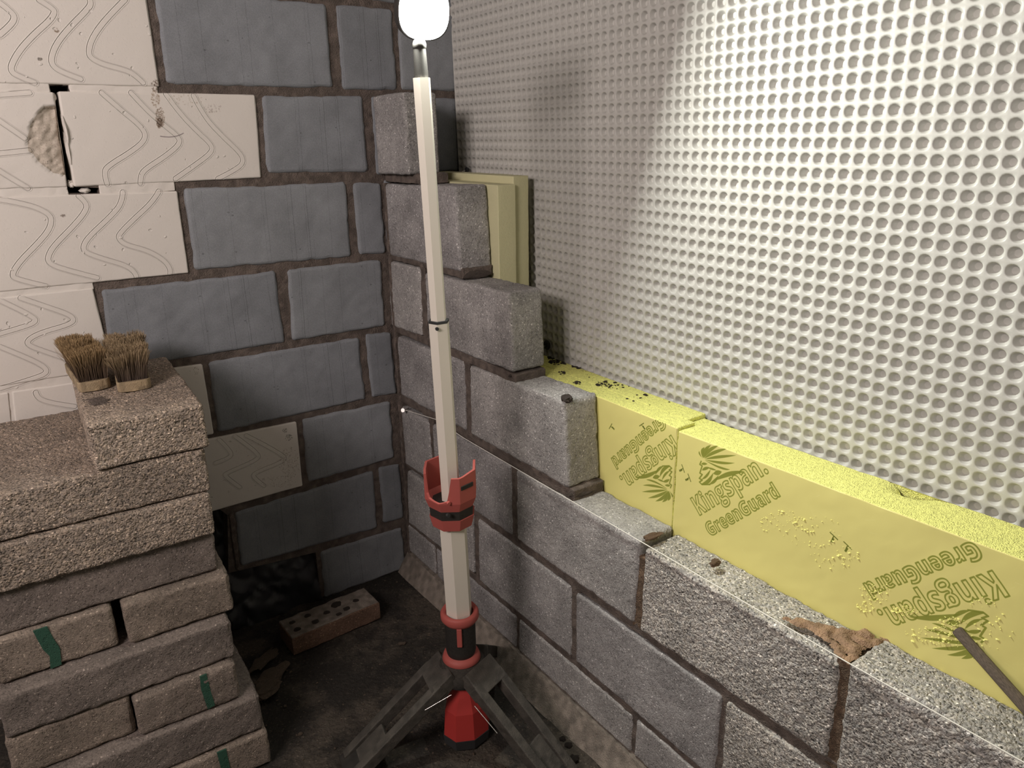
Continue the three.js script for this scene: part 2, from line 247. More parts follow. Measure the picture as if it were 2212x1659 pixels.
speckle(460, 235, 20, 10, 40, '#b0a6a0', 9); speckle(624, 945, 9, 7, 50, '#6a6a60', 10); speckle(615, 930, 5, 5, 30, '#77756c', 11); speckle(625, 1000, 22, 34, 260, '#8d8076', 12, 0.8, 2.2); speckle(560, 985, 60, 40, 160, '#a59a90', 13, 0.6, 1.6); speckle(600, 1040, 40, 14, 120, '#7d7168', 14, 0.8, 2); speckle(424, 800, 6, 10, 26, '#5c5248', 15, 0.8, 1.6);
cg.strokeStyle = 'rgba(120,110,115,0.7)'; cg.lineWidth = 3; cg.beginPath(); cg.moveTo(...z1([1020, 868])); cg.quadraticCurveTo(...z1([1110, 885]), ...z1([1170, 848])); cg.stroke();
// bare, broken patch beside the crack
const patch = [[620, 380], [520, 470], [430, 620], [380, 800], [390, 1000], [460, 1040], [540, 1150], [740, 1300], [930, 1330], [960, 1200], [860, 950], [820, 600], [790, 380]].map(([x, y]) => [x / 6.38, 170 + y / 6.38]);
const patchP = patch.map(([x, y]) => onBack(x, y));
cg.fillStyle = 'rgb(205,196,184)'; cg.beginPath(); patch.forEach(([x, y], i) => i ? cg.lineTo(...toPaint(x, y)) : cg.moveTo(...toPaint(x, y))); cg.closePath(); cg.fill();
cg.save(); cg.clip(); for (let i = 0; i < 1500; i++) { const [x0, y0] = toPaint(50, 215), x = x0 + pr() * 160, y = y0 + pr() * 330; cg.fillStyle = pr() < 0.5 ? 'rgba(160,148,136,0.5)' : 'rgba(235,228,215,0.5)'; cg.fillRect(x, y, 1 + pr() * 3, 1 + pr() * 3); } cg.restore();
const inPatch = (x, y) => { let c = false; for (let i = 0, j = patchP.length - 1; i < patchP.length; j = i++) { const a = patchP[i], b = patchP[j]; if ((a.y > y) !== (b.y > y) && x < (b.x - a.x) * (y - a.y) / (b.y - a.y) + a.x) c = !c; } return c; };
const paintTex = new THREE.CanvasTexture(colC); paintTex.colorSpace = THREE.SRGBColorSpace; const paintBump = new THREE.CanvasTexture(bumpC);
const paintUV = (p) => [(p.x - PX0) / (PX1 - PX0), (p.y - PY0) / (PY1 - PY0)];
M.paint = std(0xffffff, { map: paintTex, bumpMap: paintBump, bumpScale: 0.0042, roughness: 0.75, color: lin(0.9, 0.88, 0.86) });
const Q = (pts) => pts.map(([x, y]) => onBack(x, y));
const D = 0.085;
// white painted blocks: corners bottom left, bottom right, top right, top left
const topA = 0.222 + FLOOR, p1 = onBack(345, 187), pA0 = onBack(0, 181);
const whiteQuads = [
  [V(-1.13, pA0.y + 0.001, 0), p1, V(-0.565, topA, 0), V(-1.13, topA, 0)],
  Q([[0, 408], [146, 404], [117, 199], [0, 196]]),
  Q([[160, 404], [565, 384], [552, 204], [125, 197]]),
  Q([[0, 630], [408, 590], [383, 413], [0, 422]]),
  Q([[0, 834], [244, 797], [201, 622], [0, 642]]),
  Q([[40, 1010], [462, 938], [438, 786], [26, 846]]),
  Q([[340, 1139], [654, 1050], [641, 911], [330, 973]]),
];
for (const i of [1, 3, 4]) { whiteQuads[i][0].x = whiteQuads[i][3].x = -1.13; }
whiteQuads.forEach((q, i) => mesh('concrete_block', blockGeo(q, INTO, D, { r: 0.004, cell: i === 1 ? 0.005 : 0.02, amp: 0.0012, freq: 40, uvOf: paintUV,
  disp: i === 1 ? (p, f) => { if (f === 0 && inPatch(p.x, p.y)) { const e = clamp((p.x + 0.83) * 10, 0, 1); p.z -= 0.004 + 0.022 * e + 0.007 * fbm3(p.x * 120, p.y * 120, 1); } } : null }), M.paint, wallBack));
mesh('concrete_block', blockGeo([V(-1.13, 0.405 + 0.0, 0), onBack(36, 1012), onBack(18, 848), V(-1.13, onBack(0, 851).y, 0)], INTO, D, { r: 0.004, amp: 0.001, uvOf: paintUV }), M.paint, wallBack);
// the old painted wall goes on to the left, behind the stack and outside the frame
for (let k = 0; k < 9; k++) for (let i = 0; i < 6; i++) { const y1 = 0.445 - 0.225 * k + FLOOR, x1 = -1.142 - 0.45 * i - (k % 2) * 0.225, x0 = Math.max(x1 - 0.44, -3.59), y0 = Math.max(y1 - 0.215, 0.001), e = i === 0 && k % 2 ? x1 + 0.215 : 0; if (x1 < -3.5) continue;
  mesh('concrete_block', blockGeo([V(x0, y0, 0), V(x1, y0, 0), V(x1, y1, 0), V(x0, y1, 0)], INTO, D, { r: 0.004, cell: 0.08, amp: 0.001 }), M.paintPlain, wallBack);
  if (e) mesh('concrete_block', blockGeo([V(x1 + 0.01, y0, 0), V(e, y0, 0), V(e, y1, 0), V(x1 + 0.01, y1, 0)], INTO, D, { r: 0.004, cell: 0.08, amp: 0.001 }), M.paintPlain, wallBack); }
mesh('painted_joint', boxBlock(-3.6, -1.1295, 0, 0.45 + FLOOR, -0.08, -0.003, { r: 0.001, cell: 1, amp: 0 }), M.paintPlain, wallBack);
mesh('painted_joint', boxBlock(-1.1295, -0.7, -1.2 + FLOOR, -1.112 + FLOOR, -0.08, -0.003, { r: 0.001, cell: 1, amp: 0 }), M.paintPlain, wallBack);
// dark grey new blocks
const top0 = 0.222 + FLOOR;
const b0 = onBack(360, 183), b1 = onBack(721, 191), b2 = onBack(741, 193), b3 = onBack(860, 195);
const greyQuads = [
  [b0, b1, V(b1.x, top0, 0), V(b0.x + 0.004, top0, 0)], [b2, b3, V(b3.x, top0, 0), V(b2.x, top0, 0)], [V(b3.x + 0.012, b3.y, 0), V(0.262, b3.y, 0), V(0.262, top0, 0), V(b3.x + 0.012, top0, 0)],
  Q([[577, 375], [797, 372], [784, 206], [566, 205]]), [V(-0.02, -0.217 + FLOOR, 0), V(0.262, -0.217 + FLOOR, 0), V(0.262, -0.004 + FLOOR, 0), V(-0.02, -0.004 + FLOOR, 0)],
  Q([[420, 586], [761, 555], [749, 393], [396, 406]]), Q([[776, 550], [836, 549], [824, 394], [762, 394]]),
  Q([[243, 801], [618, 741], [597, 584], [217, 627]]), Q([[632, 738], [835, 705], [824, 560], [621, 582]]),
  Q([[472, 936], [792, 864], [778, 728], [449, 782]]), Q([[803, 860], [859, 852], [848, 717], [790, 722]]),
  Q([[666, 1045], [854, 990], [845, 866], [652, 906]]),
  Q([[521, 1226], [817, 1142], [808, 1016], [507, 1108]]), Q([[829, 1132], [874, 1121], [866, 1002], [818, 1010]]),
  [V(onBack(691, 1193).x, 0.0, 0), V(-0.006, 0.0, 0), onBack(870, 1138), onBack(691, 1193)],
  [V(0.0, 0.0, 0), V(0.262, 0.0, 0), V(0.262, -0.23 + FLOOR, 0), V(0.0, -0.23 + FLOOR, 0)],
];
greyQuads.push(...[[-1.13, -0.46], [-0.45, -0.01], [0.0, 0.262]].map(([a, b]) => [V(a, 0.236 + FLOOR, 0), V(b, 0.236 + FLOOR, 0), V(b, 0.45 + FLOOR, 0), V(a, 0.45 + FLOOR, 0)]));
greyQuads.forEach((q, i) => mesh('concrete_block', blockGeo(q, INTO, D, { r: 0.011, cell: 0.014, amp: 0.0026, freq: 55 }), pick(M.smooth, i), wallBack));
// mortar behind the faces, left open at the crack and at the missing blocks low down on the left
{
  const s = new THREE.Shape(); const x0 = -0.545, yLow = -1.105 + FLOOR;
  [[-1.13, 0.45 + FLOOR], [0.262, 0.45 + FLOOR], [0.262, 0.001], [onBack(684, 1200).x, 0.001], [onBack(684, 1200).x, onBack(684, 1195).y], [onBack(495, 1240).x, onBack(495, 1240).y], [onBack(493, 1115).x, onBack(493, 1115).y], [onBack(470, 1115).x, yLow], [-1.13, yLow]].forEach(([x, y], i) => i ? s.lineTo(x, y) : s.moveTo(x, y)); s.closePath();
  const hole = new THREE.Path(); [[104, 184], [150, 182], [150, 198], [127, 201], [166, 404], [214, 406], [214, 418], [148, 418], [136, 402], [116, 377], [80, 348], [62, 330], [56, 300], [68, 262], [82, 240], [100, 225], [112, 205]].forEach(([x, y], i) => { const p = onBack(x, y); i ? hole.lineTo(p.x, p.y) : hole.moveTo(p.x, p.y); }); hole.closePath(); s.holes.push(hole);
  const g = new THREE.ExtrudeGeometry(s, { depth: 0.075, bevelEnabled: false }); g.translate(0, 0, -0.0815); mesh('mortar_joints', g, M.mortar, wallBack);
  mesh('cavity', boxBlock(-1.2, 0.262, 0, topA, -0.16, -0.13, { cell: 1, amp: 0, r: 0.001 }), M.mortar, wallBack);
  // painted joints of the old blockwork
  const joints = [[[0, 189], [108, 190], 0.017], [[150, 191], [342, 193], 0.015], [[0, 415], [147, 411], 0.018], [[215, 409], [378, 399], 0.016], [[0, 637], [202, 613], 0.014], [[0, 842], [205, 812], 0.016], [[22, 846], [37, 1012], 0]];
  for (const [a, b, t0] of joints) { const A = onBack(...a), B = onBack(...b), t = t0 + 0.014; if (!t0) { mesh('painted_joint', blockGeo([V(B.x - 0.012, B.y, -0.0028), V(B.x + 0.012, B.y, -0.0028), V(A.x + 0.012, A.y, -0.0028), V(A.x - 0.012, A.y, -0.0028)], INTO, 0.02, { r: 0.002, cell: 0.008, amp: 0.002, freq: 70, uvOf: paintUV }), M.paint, wallBack); continue; } if (a[0] === 0) { A.y += (A.y - B.y) * 0.15 / (B.x - A.x); A.x = -1.13; } const q = [V(A.x, A.y - t / 2, -0.003), V(B.x, B.y - t / 2, -0.003), V(B.x, B.y + t / 2, -0.003), V(A.x, A.y + t / 2, -0.003)]; mesh('painted_joint', blockGeo(q, INTO, 0.02, { r: 0.002, cell: 0.008, amp: 0.0022, freq: 70, uvOf: paintUV }), M.paint, wallBack); }
  // loose mortar left in the crack
  for (const [px, py, w, h, d] of [[119, 210, 0.004, 0.008, 0.012], [155, 398, 0.008, 0.009, 0.012], [185, 412, 0.012, 0.006, 0.01], [150, 330, 0.006, 0.05, 0.02], [143, 280, 0.005, 0.05, 0.02]]) { const p = onBack(px, py), g = lumpGeo(w, h, d, px, 0.5, 3); g.translate(p.x, p.y, -0.016); mesh('mortar_lump', g, M.paint, wallBack); }
  // brown mortar end left of the lowest long block
  const q = Q([[511, 1234], [520, 1232], [506, 1106], [494, 1112]]); mesh('mortar_end', blockGeo(q, INTO, 0.08, { r: 0.004, cell: 0.008, amp: 0.004, freq: 60 }), M.mortar, wallBack);
}

// ------------------------------------------------------------------ inner leaf on the right
const wallRight = thing('wall_right', 'half built inner leaf of rough grey concrete blocks with stepped end', 'wall', null, 'structure');
const R = (pts, x = 0) => pts.map(([a, b]) => onRight(a, b, x));
const XIN = V(1, 0, 0);
const rz = (px, py) => onRight(px, py).z;
const y5t = -0.905 + FLOOR;
const z5e = onRight(1833, 1446).z;
const rightBlocks = [
  [[V(-0.018, -0.214 + FLOOR, 0.002), V(-0.018, -0.21 + FLOOR, 0.19), V(-0.018, -0.002 + FLOOR, 0.19), V(-0.018, -0.004 + FLOOR, 0.002)], 0.01, 'fine'],
  [R([[839, 552], [994, 588], [981, 402], [829, 397]]), 0.01, 'fine'],
  [R([[842, 704], [911, 727], [906, 579], [838, 563]]), 0.012, 'fine'],
  [R([[924, 735], [1108, 806], [1099, 632], [915, 588]]), 0.01, 'fine'],
  [R([[865, 853], [1006, 932], [1001, 782], [856, 727]]), 0.012, 'fine'],
  [R([[1016, 938], [1227, 1058], [1218, 868], [1012, 789]]), 0.007, 'fine'],
  [R([[875, 1003], [934, 1042], [926, 912], [864, 877]]), 0.012, 'fine'],
  [R([[940, 1050], [1106, 1160], [1102, 1006], [931, 915]]), 0.01, 'fine'],
  [R([[1115, 1166], [1367, 1348], [1384, 1170], [1113, 1013]]), 0.006, 'fine'],
  [R([[1381, 1362], [1784, 1641], [1816, 1437], [1392, 1184]]), 0.005, 'coarse'],
  [[V(0, -1.12 + FLOOR, z5e + 0.004), V(0, -1.12 + FLOOR, z5e + 0.444), V(0, y5t, z5e + 0.44), V(0, y5t, z5e)], 0.005, 'coarse'],
  [R([[882, 1130], [1024, 1240], [1019, 1110], [878, 1017]]), 0.012, 'fine'],
  [R([[1034, 1254], [1233, 1419], [1231, 1268], [1031, 1120]]), 0.01, 'fine'],
  [[onRight(1242, 1428), V(0, -1.345 + FLOOR, rz(1558, 1507)), onRight(1558, 1507), onRight(1243, 1281)], 0.007, 'fine'],
  [[V(0, -1.345 + FLOOR, rz(1568, 1514)), V(0, -1.345 + FLOOR, rz(1568, 1514) + 0.44), V(0, -1.13 + FLOOR, rz(1568, 1514) + 0.44), onRight(1568, 1514)], 0.006, 'coarse'],
];
for (const [a, b] of [[0.004, 0.186], [0.196, 0.634], [0.645, 1.084], [1.095, 1.535], [1.545, 1.98]]) rightBlocks.push([[V(0, -1.462 + FLOOR, a), V(0, -1.462 + FLOOR, b), V(0, -1.358 + FLOOR, b), V(0, -1.358 + FLOOR, a)], 0.009, 'fine']);
rightBlocks.forEach(([q, cell, m], i) => mesh('concrete_block', blockGeo(q, XIN, 0.1, { r: i < 9 ? 0.009 : 0.007, cell, amp: m === 'coarse' ? 0.0028 : 0.0022, freq: m === 'coarse' ? 110 : 90, low: 0.001, skipBack: false }), pick(M[m], i), wallRight));
// mortar between the blocks of each course
for (const [y0, y1, z1, e] of [[-0.232, -0.212, 0.205, 0.004], [-0.458, -0.44, 0.405, 0.008], [-0.683, -0.667, 0.634, 0.01], [-0.912, -0.888, 0.855, 0.012], [-1.135, -1.112, 1.98, 0], [-1.362, -1.342, 1.98, 0]])
  mesh('mortar_joint', boxBlock(0.005, 0.097, y0 - 0.004 + FLOOR, y1 + 0.004 + FLOOR, 0.001, z1 + e, { face: '-x', r: 0.003, cell: 0.014, amp: 0.0035, freq: 60 }), M.mortar, wallRight);
const z = (a, b) => rz(a, b);
for (const [zc, y0, y1] of [[z(911, 650), -0.675, -0.45], [z(1007, 860), -0.9, -0.675], [z(930, 960), -1.125, -0.9], [z(1108, 1085), -1.125, -0.9], [z(1377, 1265), -1.125, -0.945], [z(1806, 1540), -1.125, -0.915], [z(1028, 1180), -1.35, -1.125], [z(1238, 1350), -1.35, -1.125], [z(1563, 1511), -1.35, -1.125], [0.191, -1.46, -1.35], [0.64, -1.46, -1.35], [1.09, -1.46, -1.35], [1.54, -1.46, -1.35]])
  mesh('mortar_joint', boxBlock(0.005, 0.096, y0 + FLOOR, y1 + FLOOR, zc - 0.015, zc + 0.015, { face: '-x', r: 0.003, cell: 0.012, amp: 0.003, freq: 70 }), zc > 0.95 && y0 > -1.2 ? M.midMortar : M.mortar, wallRight);
// corner joint against the back wall
mesh('mortar_joint', boxBlock(-0.004, 0.05, 0.02, -0.24 + FLOOR, 0.0, 0.012, { face: '-x', r: 0.003, cell: 0.014, amp: 0.004, freq: 50 }), M.mortar, wallRight);
// mortar squeezed out under the free block ends
for (const [px, py, w] of [[1265, 1062, 1], [1135, 808, 0.85], [1030, 596, 0.8]]) { const p = onRight(px, py, 0.05), g = lumpGeo(0.052 * w, 0.011, 0.012, px, 0.35, 3); g.translate(0.048, p.y + 0.004, p.z + 0.002); mesh('mortar_bed_end', g, M.mortar, wallRight); }
{ // sloped mortar fillet and kicker at the foot of the wall
  const s = new THREE.Shape(); s.moveTo(0.1, 0); s.lineTo(-0.045, 0); s.quadraticCurveTo(-0.03, 0.022, -0.006, 0.064); s.lineTo(0.1, 0.069); s.closePath();
  const g = new THREE.ExtrudeGeometry(s, { depth: 2, steps: 90, bevelEnabled: false, curveSegments: 8 }); const p = g.attributes.position; for (let i = 0; i < p.count; i++) { const x = p.getX(i), y = p.getY(i); if (x < 0.05) p.setXYZ(i, x + 0.005 * fbm3(x * 20, y * 20, p.getZ(i) * 14), Math.max(0, y + (y > 0.01 ? 0.003 * fbm3(3, y * 30, p.getZ(i) * 25) : 0)), p.getZ(i)); } g.computeVertexNormals();
  single('trim_1', g, M.concrete, 'grey mortar fillet along the foot of the block leaf', 'trim', null, 'structure');
}

// ------------------------------------------------------------------ dimpled membrane on the far right
{
  const P = 0.025, Z0 = 0.0, NZ = 82, Y0 = -0.78, NY = 49, SEG = 16, pos = [], idx = [];
  const ox = (zz) => 0.222 + 0.028 * sm(clamp((0.8 - zz) / 0.8, 0, 1));
  const rings = [[0.0114, 0.0001, 3], [0.0104, 0.0005, 2.5], [0.0094, 0.0016, 2.25], [0.0063, 0.0085, 2], [0.0057, 0.0098, 2], [0.0051, 0.0102, 2]];
  const put = (dz, dy, depth) => { const yy = dy, zz = dz - 0.0385 * yy; pos.push(ox(zz) + depth, yy + FLOOR, zz); return pos.length / 3 - 1; };
  for (let j = 0; j < NY; j++) for (let i = 0; i < NZ; i++) {
    const cz = Z0 + (i + 0.5) * P + 0.004, cy = Y0 + (j + 0.5) * P + 0.008, R0 = [];
    for (let k = 0; k < SEG; k++) { const a = k / SEG * 6.283185 + Math.PI / 4, c = Math.cos(a), s = Math.sin(a), m = Math.max(Math.abs(c), Math.abs(s)); R0.push(put(cz + c / m * P / 2, cy + s / m * P / 2, 0)); }
    let prev = R0;
    for (const [r, d, n] of rings) { const cur = []; for (let k = 0; k < SEG; k++) { const a = k / SEG * 6.283185 + Math.PI / 4, c = Math.cos(a), s = Math.sin(a), q = Math.pow(Math.pow(Math.abs(c), n) + Math.pow(Math.abs(s), n), -1 / n); cur.push(put(cz + c * q * r, cy + s * q * r, d)); }
      for (let k = 0; k < SEG; k++) { const l = (k + 1) % SEG; idx.push(prev[k], prev[l], cur[k], prev[l], cur[l], cur[k]); } prev = cur; }
    const c0 = put(cz, cy, 0.0102); for (let k = 0; k < SEG; k++) idx.push(prev[k], prev[(k + 1) % SEG], c0);
  }
  const g = new THREE.BufferGeometry(); g.setAttribute('position', new THREE.Float32BufferAttribute(pos, 3)); g.setIndex(idx);
  const nor = smoothNormals(pos, idx); if (nor[0] > 0) { for (let t = 0; t < idx.length; t += 3) { const q = idx[t]; idx[t] = idx[t + 1]; idx[t + 1] = q; } g.setIndex(idx); for (let i = 0; i < nor.length; i++) nor[i] = -nor[i]; }
  g.setAttribute('normal', new THREE.BufferAttribute(nor, 3));
  M.membrane = new THREE.MeshPhysicalMaterial({ color: lin(0.52, 0.515, 0.485), roughness: 0.42, side: THREE.DoubleSide });
  const t = thing('dimpled_membrane', 'white plastic dimpled drainage membrane covering the wall behind the yellow foam', 'membrane'); mesh('dimpled_sheet', g, M.membrane, t);
  mesh('membrane_foot', boxBlock(0.226, 0.232, 0.001, -0.775 + FLOOR, 0.03, 2.05, { cell: 1, amp: 0, r: 0.001 }), M.membrane, t);
  mesh('membrane_head', boxBlock(0.226, 0.232, 0.45 + FLOOR, 0.88 + FLOOR, 0.03, 2.05, { cell: 1, amp: 0, r: 0.001 }), M.membrane, t);
}
function fixing(px, py, x, s, label) { const p = onRight(px, py, x), t = thing('membrane_plug', label, 'fixing', 'plugs that hold the membrane'); const g = new THREE.LatheGeometry([[0, 0], [0.011 * s, 0], [0.012 * s, 0.003], [0.01 * s, 0.006], [0.004 * s, 0.006], [0.004 * s, 0.002], [0, 0.002]].map(([a, b]) => new THREE.Vector2(a, b)), 20); g.rotateZ(Math.PI / 2); g.translate(p.x, p.y, p.z); mesh('plug_head', g, M.black, t); mesh('screw', tubeGeo(V(p.x - 0.002, p.y, p.z), V(p.x - 0.032 * s, p.y - 0.004, p.z + 0.004), 0.0022 * s, 0.0018 * s, 8), M.steel, t); }
fixing(1183, 745, 0.228, 1.15, 'black plug with a screw in the membrane just above the crumb-covered foam');
fixing(1010, 367, 0.242, 0.7, 'small dark plug in the membrane above the upright foam board');

// ------------------------------------------------------------------ yellow insulation boards
const FX = 0.1012;
function printCanvas(z0, z1, w) { const y0 = -0.94, y1 = -0.665, c = document.createElement('canvas'); c.width = w; c.height = Math.round(w * (y1 - y0) / (z1 - z0)); const g = c.getContext('2d'), k = w / (z1 - z0);
  g.fillStyle = 'rgb(224,216,136)'; g.fillRect(0, 0, c.width, c.height);
  const q = rng(z0 * 100 | 0); for (let i = 0; i < 60; i++) { g.strokeStyle = `rgba(240,236,170,${0.08 + q() * 0.2})`; g.lineWidth = 1 + q(); g.beginPath(); const x = q() * w, y = q() * c.height, a = -0.6 + q() * 1.2; g.moveTo(x, y); g.lineTo(x + Math.cos(a) * (10 + q() * 40), y + Math.sin(a) * (10 + q() * 40)); g.stroke(); }
  return { c, g, k, X: (zz) => (zz - z0) * k, Y: (yy) => (y1 - yy) * k, z0, z1, y0, y1 }; }
const INK = 'rgba(126,134,46,0.86)';
// the maker's print: emblem above two lines of outlined letters, in millimetres, origin at the start of the upper line's base
function makersPrint(P, zz, yy, deg) {
  const { g, k } = P; g.save(); g.translate(P.X(zz), P.Y(yy)); g.rotate(-deg * Math.PI / 180); g.scale(k / 1000, k / 1000); g.lineJoin = 'round';
  g.strokeStyle = g.fillStyle = INK;
  const text = (s, x, y, size, width) => { g.font = `bold ${size}px sans-serif`; const m = g.measureText(s).width; g.save(); g.translate(x, y); g.scale(width / m, 1); g.lineWidth = 2.6; g.strokeText(s, 0, 0); g.restore(); };
  text('Kingspan.', 0, 0, 54, 220); text('GreenGuard', 0, 46, 38, 214);
  // emblem: lion head with streaming mane
  g.save(); g.translate(62, -46);
  const blade = (pts) => { g.beginPath(); g.moveTo(pts[0], pts[1]); g.quadraticCurveTo(pts[2], pts[3], pts[4], pts[5]); g.quadraticCurveTo(pts[6], pts[7], pts[0], pts[1]); g.fill(); };
  for (const [tx, ty, sx, sy] of [[33, -60, 24, -54], [50, -60, 34, -60], [68, -56, 44, -60], [86, -46, 56, -56], [103, -31, 62, -46], [110, -12, 66, -32], [97, -2, 60, -18], [78, 3, 54, -8]]) blade([29 + tx * 0.05, -43 + (ty + 43) * 0.08, sx + (sy + 43) * 0.05, sy - 5, tx, ty, sx + 4, sy + 9]);
  g.lineWidth = 3; g.beginPath(); g.moveTo(24, -42); g.lineTo(15, -38); g.lineTo(19, -33); g.lineTo(3, -24); g.lineTo(7, -19); g.lineTo(-6, -16); g.lineTo(-1, -10); g.lineTo(-11, -10); g.lineTo(-8, -3); g.lineTo(12, 6); g.stroke();
  for (const b of [[19, -37, 28, -40, 34, -30, 24, -30], [12, -26, 24, -32, 34, -22, 22, -20], [-2, -12, 16, -4, 34, -18, 14, -14], [-10, -5, 12, 12, 36, -10, 16, -4], [34, -8, 48, -14, 56, -2, 42, 4], [26, 4, 70, -4, 108, 22, 60, 12], [8, 4, 26, 14, 44, 0, 26, 2], [30, -24, 40, -20, 46, -10, 34, -14]]) blade(b);
  g.restore(); g.restore();
}
function smallMark(P, zz, yy, deg) { const { g, k } = P; g.save(); g.translate(P.X(zz), P.Y(yy)); g.rotate(-deg * Math.PI / 180); g.scale(k / 1000, k / 1000); g.strokeStyle = 'rgba(92,100,30,0.85)'; g.lineWidth = 2; g.beginPath(); g.moveTo(-9, 0); g.lineTo(9, 0); g.moveTo(0, 0); g.lineTo(1, 7); g.stroke(); g.lineWidth = 4; g.beginPath(); g.moveTo(2, 4); g.lineTo(3, 13); g.stroke(); g.restore(); }
function foamMats(P) { const t = new THREE.CanvasTexture(P.c); t.colorSpace = THREE.SRGBColorSpace; return [std(lin(1, 1, 1), { map: t, roughness: 0.55 }), M.foamCut]; }
const foamUV = (P) => (p) => [(p.z - P.z0) / (P.z1 - P.z0), (p.y - P.y0) / (P.y1 - P.y0)];
function board(name, label, P, q, depth, extra = {}) {
  const t = thing(name, label, 'insulation');
  const g = blockGeo(q, XIN, depth, { r: 0.0025, cell: 0.012, amp: 0.0012, freq: 90, groups: true, skipBack: false, ...extra });
  const uv = g.attributes.uv, p = g.attributes.position, n = g.groups[0].count, seen = new Set(); if (P) for (let i = 0; i < n; i++) { const k = g.index.array[i]; if (!seen.has(k)) { seen.add(k); const [a, b] = foamUV(P)(V(0, p.getY(k) - FLOOR, p.getZ(k))); uv.setXY(k, a, b); } }
  mesh('board', g, P ? foamMats(P) : M.foamCut, t); return t;
}
const P1 = printCanvas(0.57, 1.08, 1400); makersPrint(P1, 1.063, -0.703, 226); smallMark(P1, 0.878, -0.745, 60); smallMark(P1, 0.975, -0.71, 40);
const P2 = printCanvas(1.075, 1.96, 2048); makersPrint(P2, 1.147, -0.857, 46); makersPrint(P2, 1.677, -0.708, 226); smallMark(P2, 1.098, -0.768, -60); smallMark(P2, 1.116, -0.782, -60); smallMark(P2, 1.436, -0.767, -25); smallMark(P2, 1.462, -0.773, -25);
const f1 = board('insulation_panel', 'short stretch of yellow foam board behind the stepped block end, dark crumbs on top', P1, [V(FX, -0.935 + FLOOR, 0.03), V(FX, -0.935 + FLOOR, 1.077), V(FX, -0.685 + FLOOR, 1.077), V(FX, -0.688 + FLOOR, 0.03)], 0.052);
mesh('rebated_back', boxBlock(FX + 0.052, 0.212, -0.914 + FLOOR, -0.686 + FLOOR, 0.03, 1.056, { face: '-x', r: 0.002, cell: 0.012, amp: 0.001, freq: 90 }), M.foamCut, f1);
const notch = (p, f) => { if (f === 3 || f === 1 || f === 2) { const u = (p.z - 1.5) / 0.03; if (p.x > 0.17 && p.y > -0.7 + FLOOR) { const k = Math.exp(-u * u * (u < 0 ? 3 : 0.6)) * clamp((p.x - 0.165) / 0.03, 0, 1); p.y -= 0.014 * k; p.x -= 0.012 * k; } } };
const f2 = board('insulation_panel', 'long yellow foam board with print, a wooden stick leaning on it', P2, [V(FX, -0.935 + FLOOR, 1.0785), V(FX, -0.935 + FLOOR, 1.96), V(FX, -0.671 + FLOOR, 1.96), V(FX, -0.691 + FLOOR, 1.0785)], 0.1, { disp: notch });
mesh('rebated_back', boxBlock(FX + 0.053, 0.205, -0.912 + FLOOR, -0.694 + FLOOR, 1.0575, 1.0785, { face: '-x', r: 0.001, cell: 0.02, amp: 0.0006 }), M.foamCut, f2);
const f0 = thing('insulation_panel', 'pale yellow foam board with rebated edge standing beside the upper stepped blocks', 'insulation');
M.foamOld = std(lin(0.6, 0.58, 0.36), { bumpMap: T05.ob, bumpScale: 0.0006, roughness: 0.8 });
mesh('board', boxBlock(FX, 0.157, -0.683 + FLOOR, -0.232 + FLOOR, 0.03, 0.44, { face: '-x', r: 0.002, cell: 0.02, amp: 0.0008, freq: 60 }), M.foamOld, f0);
mesh('rebated_back', boxBlock(0.157, 0.206, -0.683 + FLOOR, -0.213 + FLOOR, 0.03, 0.43, { face: '-x', r: 0.002, cell: 0.02, amp: 0.0008, freq: 60 }), M.foamOld, f0);

